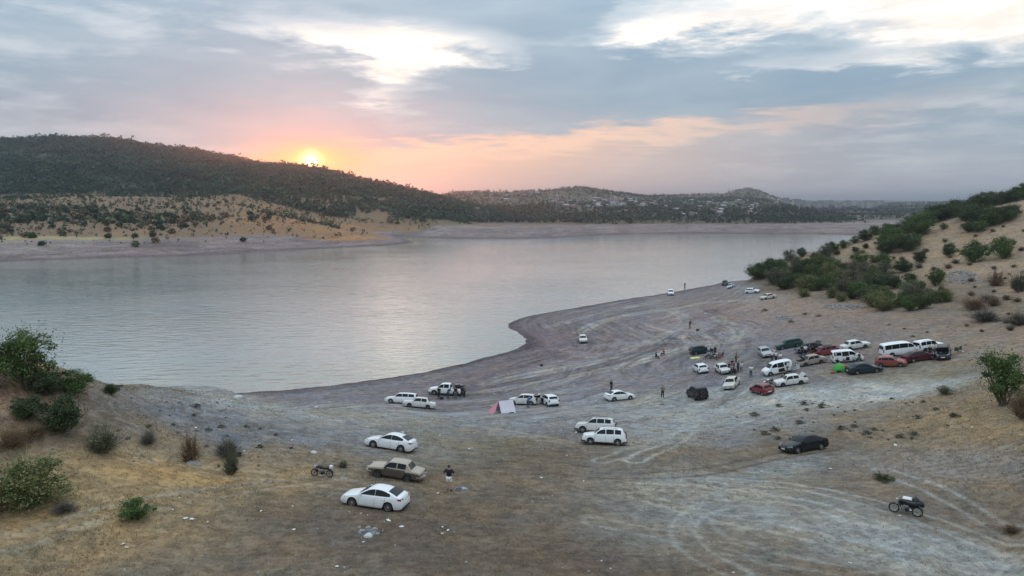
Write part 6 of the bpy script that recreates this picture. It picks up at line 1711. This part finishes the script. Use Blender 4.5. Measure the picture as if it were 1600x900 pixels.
def pose_meshes(pose, shorts=False):
    key = (pose, shorts)
    if key in PM: return PM[key]
    J = joints(pose); body = skinned(J, ALL, LIMBS, 0)
    b = MB(); V_, F_ = mesh_lists(body); b.add(V_, F_, SKIN)
    for k in 'lr':                                    # four fingers and a thumb leaving the side of the palm
        h, w = Vector(J['ha' + k]), Vector(J['wr' + k]); d = (h - w).normalized(); sd_ = d.cross(Vector((1, .2, 0))).normalized() if abs(d.x) < .8 else Vector((0, 0, 1)); nr = d.cross(sd_)
        for i, ln in enumerate((.070, .080, .074, .058)):
            p0 = h + sd_ * (.026 - .017 * i) + d * .015; p1 = p0 + d * ln * .5; p2 = p1 + d * ln * .38 + nr * .016; p3 = p2 + d * ln * .2 + nr * .02; V2, F2 = tube([p0, p1, p2, p3], [.0095, .009, .0085, .005], 5); b.add(V2, F2, SKIN)
        p0 = w + d * .03 + sd_ * .026; V2, F2 = tube([p0, p0 + sd_ * .03 + d * .025, p0 + sd_ * .035 + d * .06 + nr * .01], [.013, .011, .007], 5); b.add(V2, F2, SKIN)
    H = Vector(J['hea']); fw = Vector((0, -1, 0)) if pose != 'bend' else Vector((0, -.45, -.9)); upv = Vector((0, 0, 1)) if pose != 'bend' else Vector((0, -.9, .45))
    fc = H + upv * .02
    b.add(*ell(fc + fw * .112 - upv * .01, (.013, .018, .022)), SKIN)
    for s in (-1, 1):
        b.add(*ell(fc + fw * .088 + upv * .018 + Vector((s * .032, 0, 0)), (.011, .011, .008), 6, 4), EYE); b.add(*ell(fc + Vector((s * .083, 0, 0)), (.012, .022, .032), 6, 4), SKIN)
    b.add(*ell(fc + fw * .094 - upv * .050, (.024, .010, .007), 6, 4), LIP)
    bodym = b.mesh('body', 80)
    tors = ['pel', 'wai', 'che', 'col', 'shl', 'ell', 'shr', 'elr']; g = {n: .026 for n in tors}; g['pel'] = .03; g['che'] = .05; g['wai'] = .035
    Js = dict(J); Js['col'] = tuple(Vector(J['che']).lerp(Vector(J['nec']), .72))
    for k in 'lr': a, c_ = Vector(J['sh' + k]), Vector(J['el' + k]); Js['el' + k] = tuple(a.lerp(c_, .85))
    shirt = skinned(Js, tors, [('pel', 'wai'), ('wai', 'che'), ('che', 'col'), ('che', 'shl'), ('shl', 'ell'), ('che', 'shr'), ('shr', 'elr')], g)
    Jt = dict(J); frac = .85 if shorts else 1
    names = ['pel', 'hil', 'knl', 'hir', 'knr'] + ([] if shorts else ['anl', 'anr']); ed = [('pel', 'hil'), ('hil', 'knl'), ('pel', 'hir'), ('hir', 'knr')] + ([] if shorts else [('knl', 'anl'), ('knr', 'anr')])
    for k in 'lr':
        if shorts: Jt['kn' + k] = tuple(Vector(J['hi' + k]).lerp(Vector(J['kn' + k]), .88))
        else: Jt['an' + k] = tuple(Vector(J['kn' + k]).lerp(Vector(J['an' + k]), .93))
    Jt['pel'] = (J['pel'][0], J['pel'][1], J['pel'][2] + .03)
    g = {n: .022 for n in names};
    if shorts: g['knl'] = g['knr'] = .045
    trou = skinned(Jt, names, ed, g)
    for m in (shirt, trou): m.polygons.foreach_set('use_smooth', [True] * len(m.polygons))
    b = MB(); T_ = Vector(J['top']); hb = H.lerp(T_, .55) - fw * .022
    V2, F2 = ell(hb, (.096, .108, .105), 12, 8); keep_ = [f for f in F2 if np.mean([(Vector(V2[i]) - hb).dot(upv) for i in f]) > -.035 - .0 and not (np.mean([(Vector(V2[i]) - hb).dot(fw) for i in f]) > .05 and np.mean([(Vector(V2[i]) - hb).dot(upv) for i in f]) < .055)]
    b.add(V2, keep_, HAIR); hair = b.mesh('hair', 80)
    b = MB()
    for k in 'lr':
        a, t_2 = Vector(J['an' + k]), Vector(J['to' + k]); b.add(*tube([a + Vector((0, .045, -.04)), a.lerp(t_2, .45) + Vector((0, 0, -.01)), t_2 + Vector((0, -.03, 0))], [.045, .052, .034], 8), SHOE)
    shoes = b.mesh('shoes', 60)
    PM[key] = (bodym, shirt, trou, hair, shoes); return PM[key]


def recol(me, mat):
    key = (me.name, mat.name)
    if key not in MCACHE: m = me.copy(); m.materials.clear(); m.materials.append(mat); MCACHE[key] = m
    return MCACHE[key]


def person(px, row, face, pose, shirt, trou, label, shorts=False, group=None, h=1.74, dz=0):
    """face: direction the person looks, 0 = east, 90 = away from the camera, 270 = towards it"""
    g = ground_px(px, row); r = link('person', None); tag(r, label, 'person', group); r.location = (g.x, g.y, g.z + dz); r.rotation_euler.z = R(face + 90); r.scale = (h / 1.70,) * 3
    bo, sh, tr, ha, so = pose_meshes(pose, shorts)
    link('body', bo, r); link('shirt', recol(sh, CL[shirt]), r); link('shorts' if shorts else 'trousers', recol(tr, CL[trou]), r); link('hair', ha, r); link('shoes', so, r)
    return r


p = person
p(702, 767, 80, 'hips', 'black', 'white', 'man in black shirt and white shorts with hands on his hips', True, h=2.0)
p(955, 612, 300, 'stand', 'black', 'jeans', 'person in dark clothes standing just behind the lone white sedan')
p(1035, 622, 270, 'fold', 'grey', 'black', 'person in dark clothes standing alone west of the black off-roader', h=1.8)
p(1078, 513, 200, 'walk', 'black', 'black', 'lone dark dressed walker out on the ringed beach')
p(1070, 447, 90, 'stand', 'black', 'black', 'distant dark figure at the edge of the water', h=1.8)
p(1025, 561, 20, 'sit', 'black', 'jeans', 'person sitting at the west end of the pink blanket')
p(1037, 556, 200, 'sit', 'maroon' if 'maroon' in CL else 'red', 'black', 'person in dark red top sitting at the east end of the pink blanket')
p(1150, 566, 190, 'stand', 'grey', 'black', 'person in grey top walking up from the crowd toward the beach')
p(1158, 583, 260, 'walk', 'pale', 'grey', 'person in pale shirt at the edge of the crowd')
p(1173, 589, 250, 'fold', 'white', 'jeans', 'man in white shirt and blue trousers standing alone east of the crowd')
for i, (x, y, f, ps, s, t, lab) in enumerate(((1139, 583, 20, 'stand', 'black', 'black', 'dark dressed person leaning by the boxy off-white car'), (1143, 586, 60, 'bend', 'grey', 'black', 'person bending forward in front of the crowd'),
        (1146, 581, 200, 'stand', 'grey', 'jeans', 'person in grey shirt in the middle of the crowd'), (1149, 585, 150, 'crouch', 'black', 'black', 'person crouching in the crowd'), (1153, 582, 220, 'stand', 'navy', 'black', 'person in navy top at the east of the crowd'),
        (1144, 578, 270, 'stand', 'black', 'grey', 'person standing at the back of the crowd'))):
    p(x, y, f, ps, s, t, lab, group='crowd by the off-white boxy car')
for x, y, f, ps, s, t, lab in ((1206, 565, 250, 'stand', 'white', 'black', 'man in white shirt nearest the grey car'), (1212, 566, 290, 'fold', 'white', 'black', 'man in white shirt with folded arms beside the grey car'), (1219, 563, 200, 'sit', 'white', 'grey', 'person in white shirt sitting apart by the grey car'), (1209, 561, 270, 'stand', 'pale', 'jeans', 'person in pale shirt behind two men in white')):
    p(x, y, f, ps, s, t, lab, group='people beside the grey car')
for x, y, f, ps, s, t, lab in ((1258, 556, 260, 'stand', 'white', 'black', 'man in a white shirt before the black car'), (1252, 556, 300, 'stand', 'black', 'navy', 'man in black to the west of the one in white'), (1264, 555, 220, 'fold', 'navy', 'black', 'person in navy east of the man in white'), (1270, 554, 180, 'bend', 'red', 'black', 'person bending over the raised bonnet of the red estate')):
    p(x, y, f, ps, s, t, lab, group='people beside the black and red cars')
for x, y, f, ps, s, t, lab in ((1308, 572, 250, 'sit', 'black', 'black', 'dark dressed person sitting at the door of the white van'), (1319, 571, 280, 'stand', 'white', 'blue', 'child sized person in white shirt at the open van door'), (1334, 572, 230, 'stand', 'pale', 'jeans', 'person in pale shirt by the front wheel of the van'), (1342, 569, 200, 'fold', 'black', 'grey', 'person in black at the nose of the white van')):
    p(x, y, f, ps, s, t, lab, group='people around the white van behind the dome tent', h=1.45 if 'child' in lab else 1.7)
for x, y, f, ps, s, t, lab in ((686, 623, 90, 'stand', 'black', 'black', 'person in black beside the front door of the pickup'), (700, 623, 60, 'bend', 'navy', 'jeans', 'person in navy bending at the side of the pickup'), (712, 623, 70, 'stand', 'black', 'grey', 'person in black leaning on the bed of the pickup'), (722, 622, 120, 'walk', 'black', 'black', 'person in black at the tailgate corner of the pickup'), (726, 621, 170, 'stand', 'grey', 'black', 'person behind the open bed of the pickup')):
    p(x, y, f, ps, s, t, lab, group='people around the pickup')
p(825, 637, 60, 'bend', 'blue', 'jeans', 'person in blue bending into the boot of the pale hatchback')
for x, y, f, ps, s, t, lab in ((1107, 556, 300, 'stand', 'pale', 'jeans', 'person in pale top among the parked motorcycles'), (1117, 556, 240, 'stand', 'black', 'black', 'dark dressed person standing behind the motorcycles'), (1124, 562, 200, 'sit', 'red', 'jeans', 'person in red sitting at the end of the motorcycle row')):
    p(x, y, f, ps, s, t, lab, group='people with the motorcycles')
for x, y, f, ps, s, t, lab in ((1452, 559, 250, 'stand', 'black', 'black', 'person in black in front of the white off-roader'), (1459, 556, 200, 'fold', 'pale', 'jeans', 'person in pale top beside the white off-roader'), (1230, 583, 180, 'stand', 'white', 'grey', 'person in white at the back doors of the white van'), (1226, 592, 200, 'sit', 'black', 'jeans', 'dark dressed person sitting between van and old sedan')):
    p(x, y, f, ps, s, t, lab)

# ------------------------------------------------------------------ evening haze over the lake
m_haze = bpy.data.materials.new('evening_air'); m_haze.use_nodes = True
hn = m_haze.node_tree; hn.nodes.clear()
ho = hn.nodes.new('ShaderNodeOutputMaterial'); hv = hn.nodes.new('ShaderNodeVolumePrincipled')
hv.inputs['Color'].default_value = (.72, .85, 1.0, 1); hv.inputs['Density'].default_value = HAZE
hv.inputs['Anisotropy'].default_value = .82
hn.links.new(hv.outputs[0], ho.inputs['Volume'])
bm = bmesh.new(); bmesh.ops.create_cube(bm, size=1)
bmesh.ops.scale(bm, vec=(26000, 16000, 150), verts=bm.verts); bmesh.ops.translate(bm, vec=(0, 4500, 66), verts=bm.verts)
hm = bpy.data.meshes.new('haze'); bm.to_mesh(hm); bm.free(); hm.materials.append(m_haze)
tag(link('haze', hm), 'thin evening haze over the lake', kind='stuff')
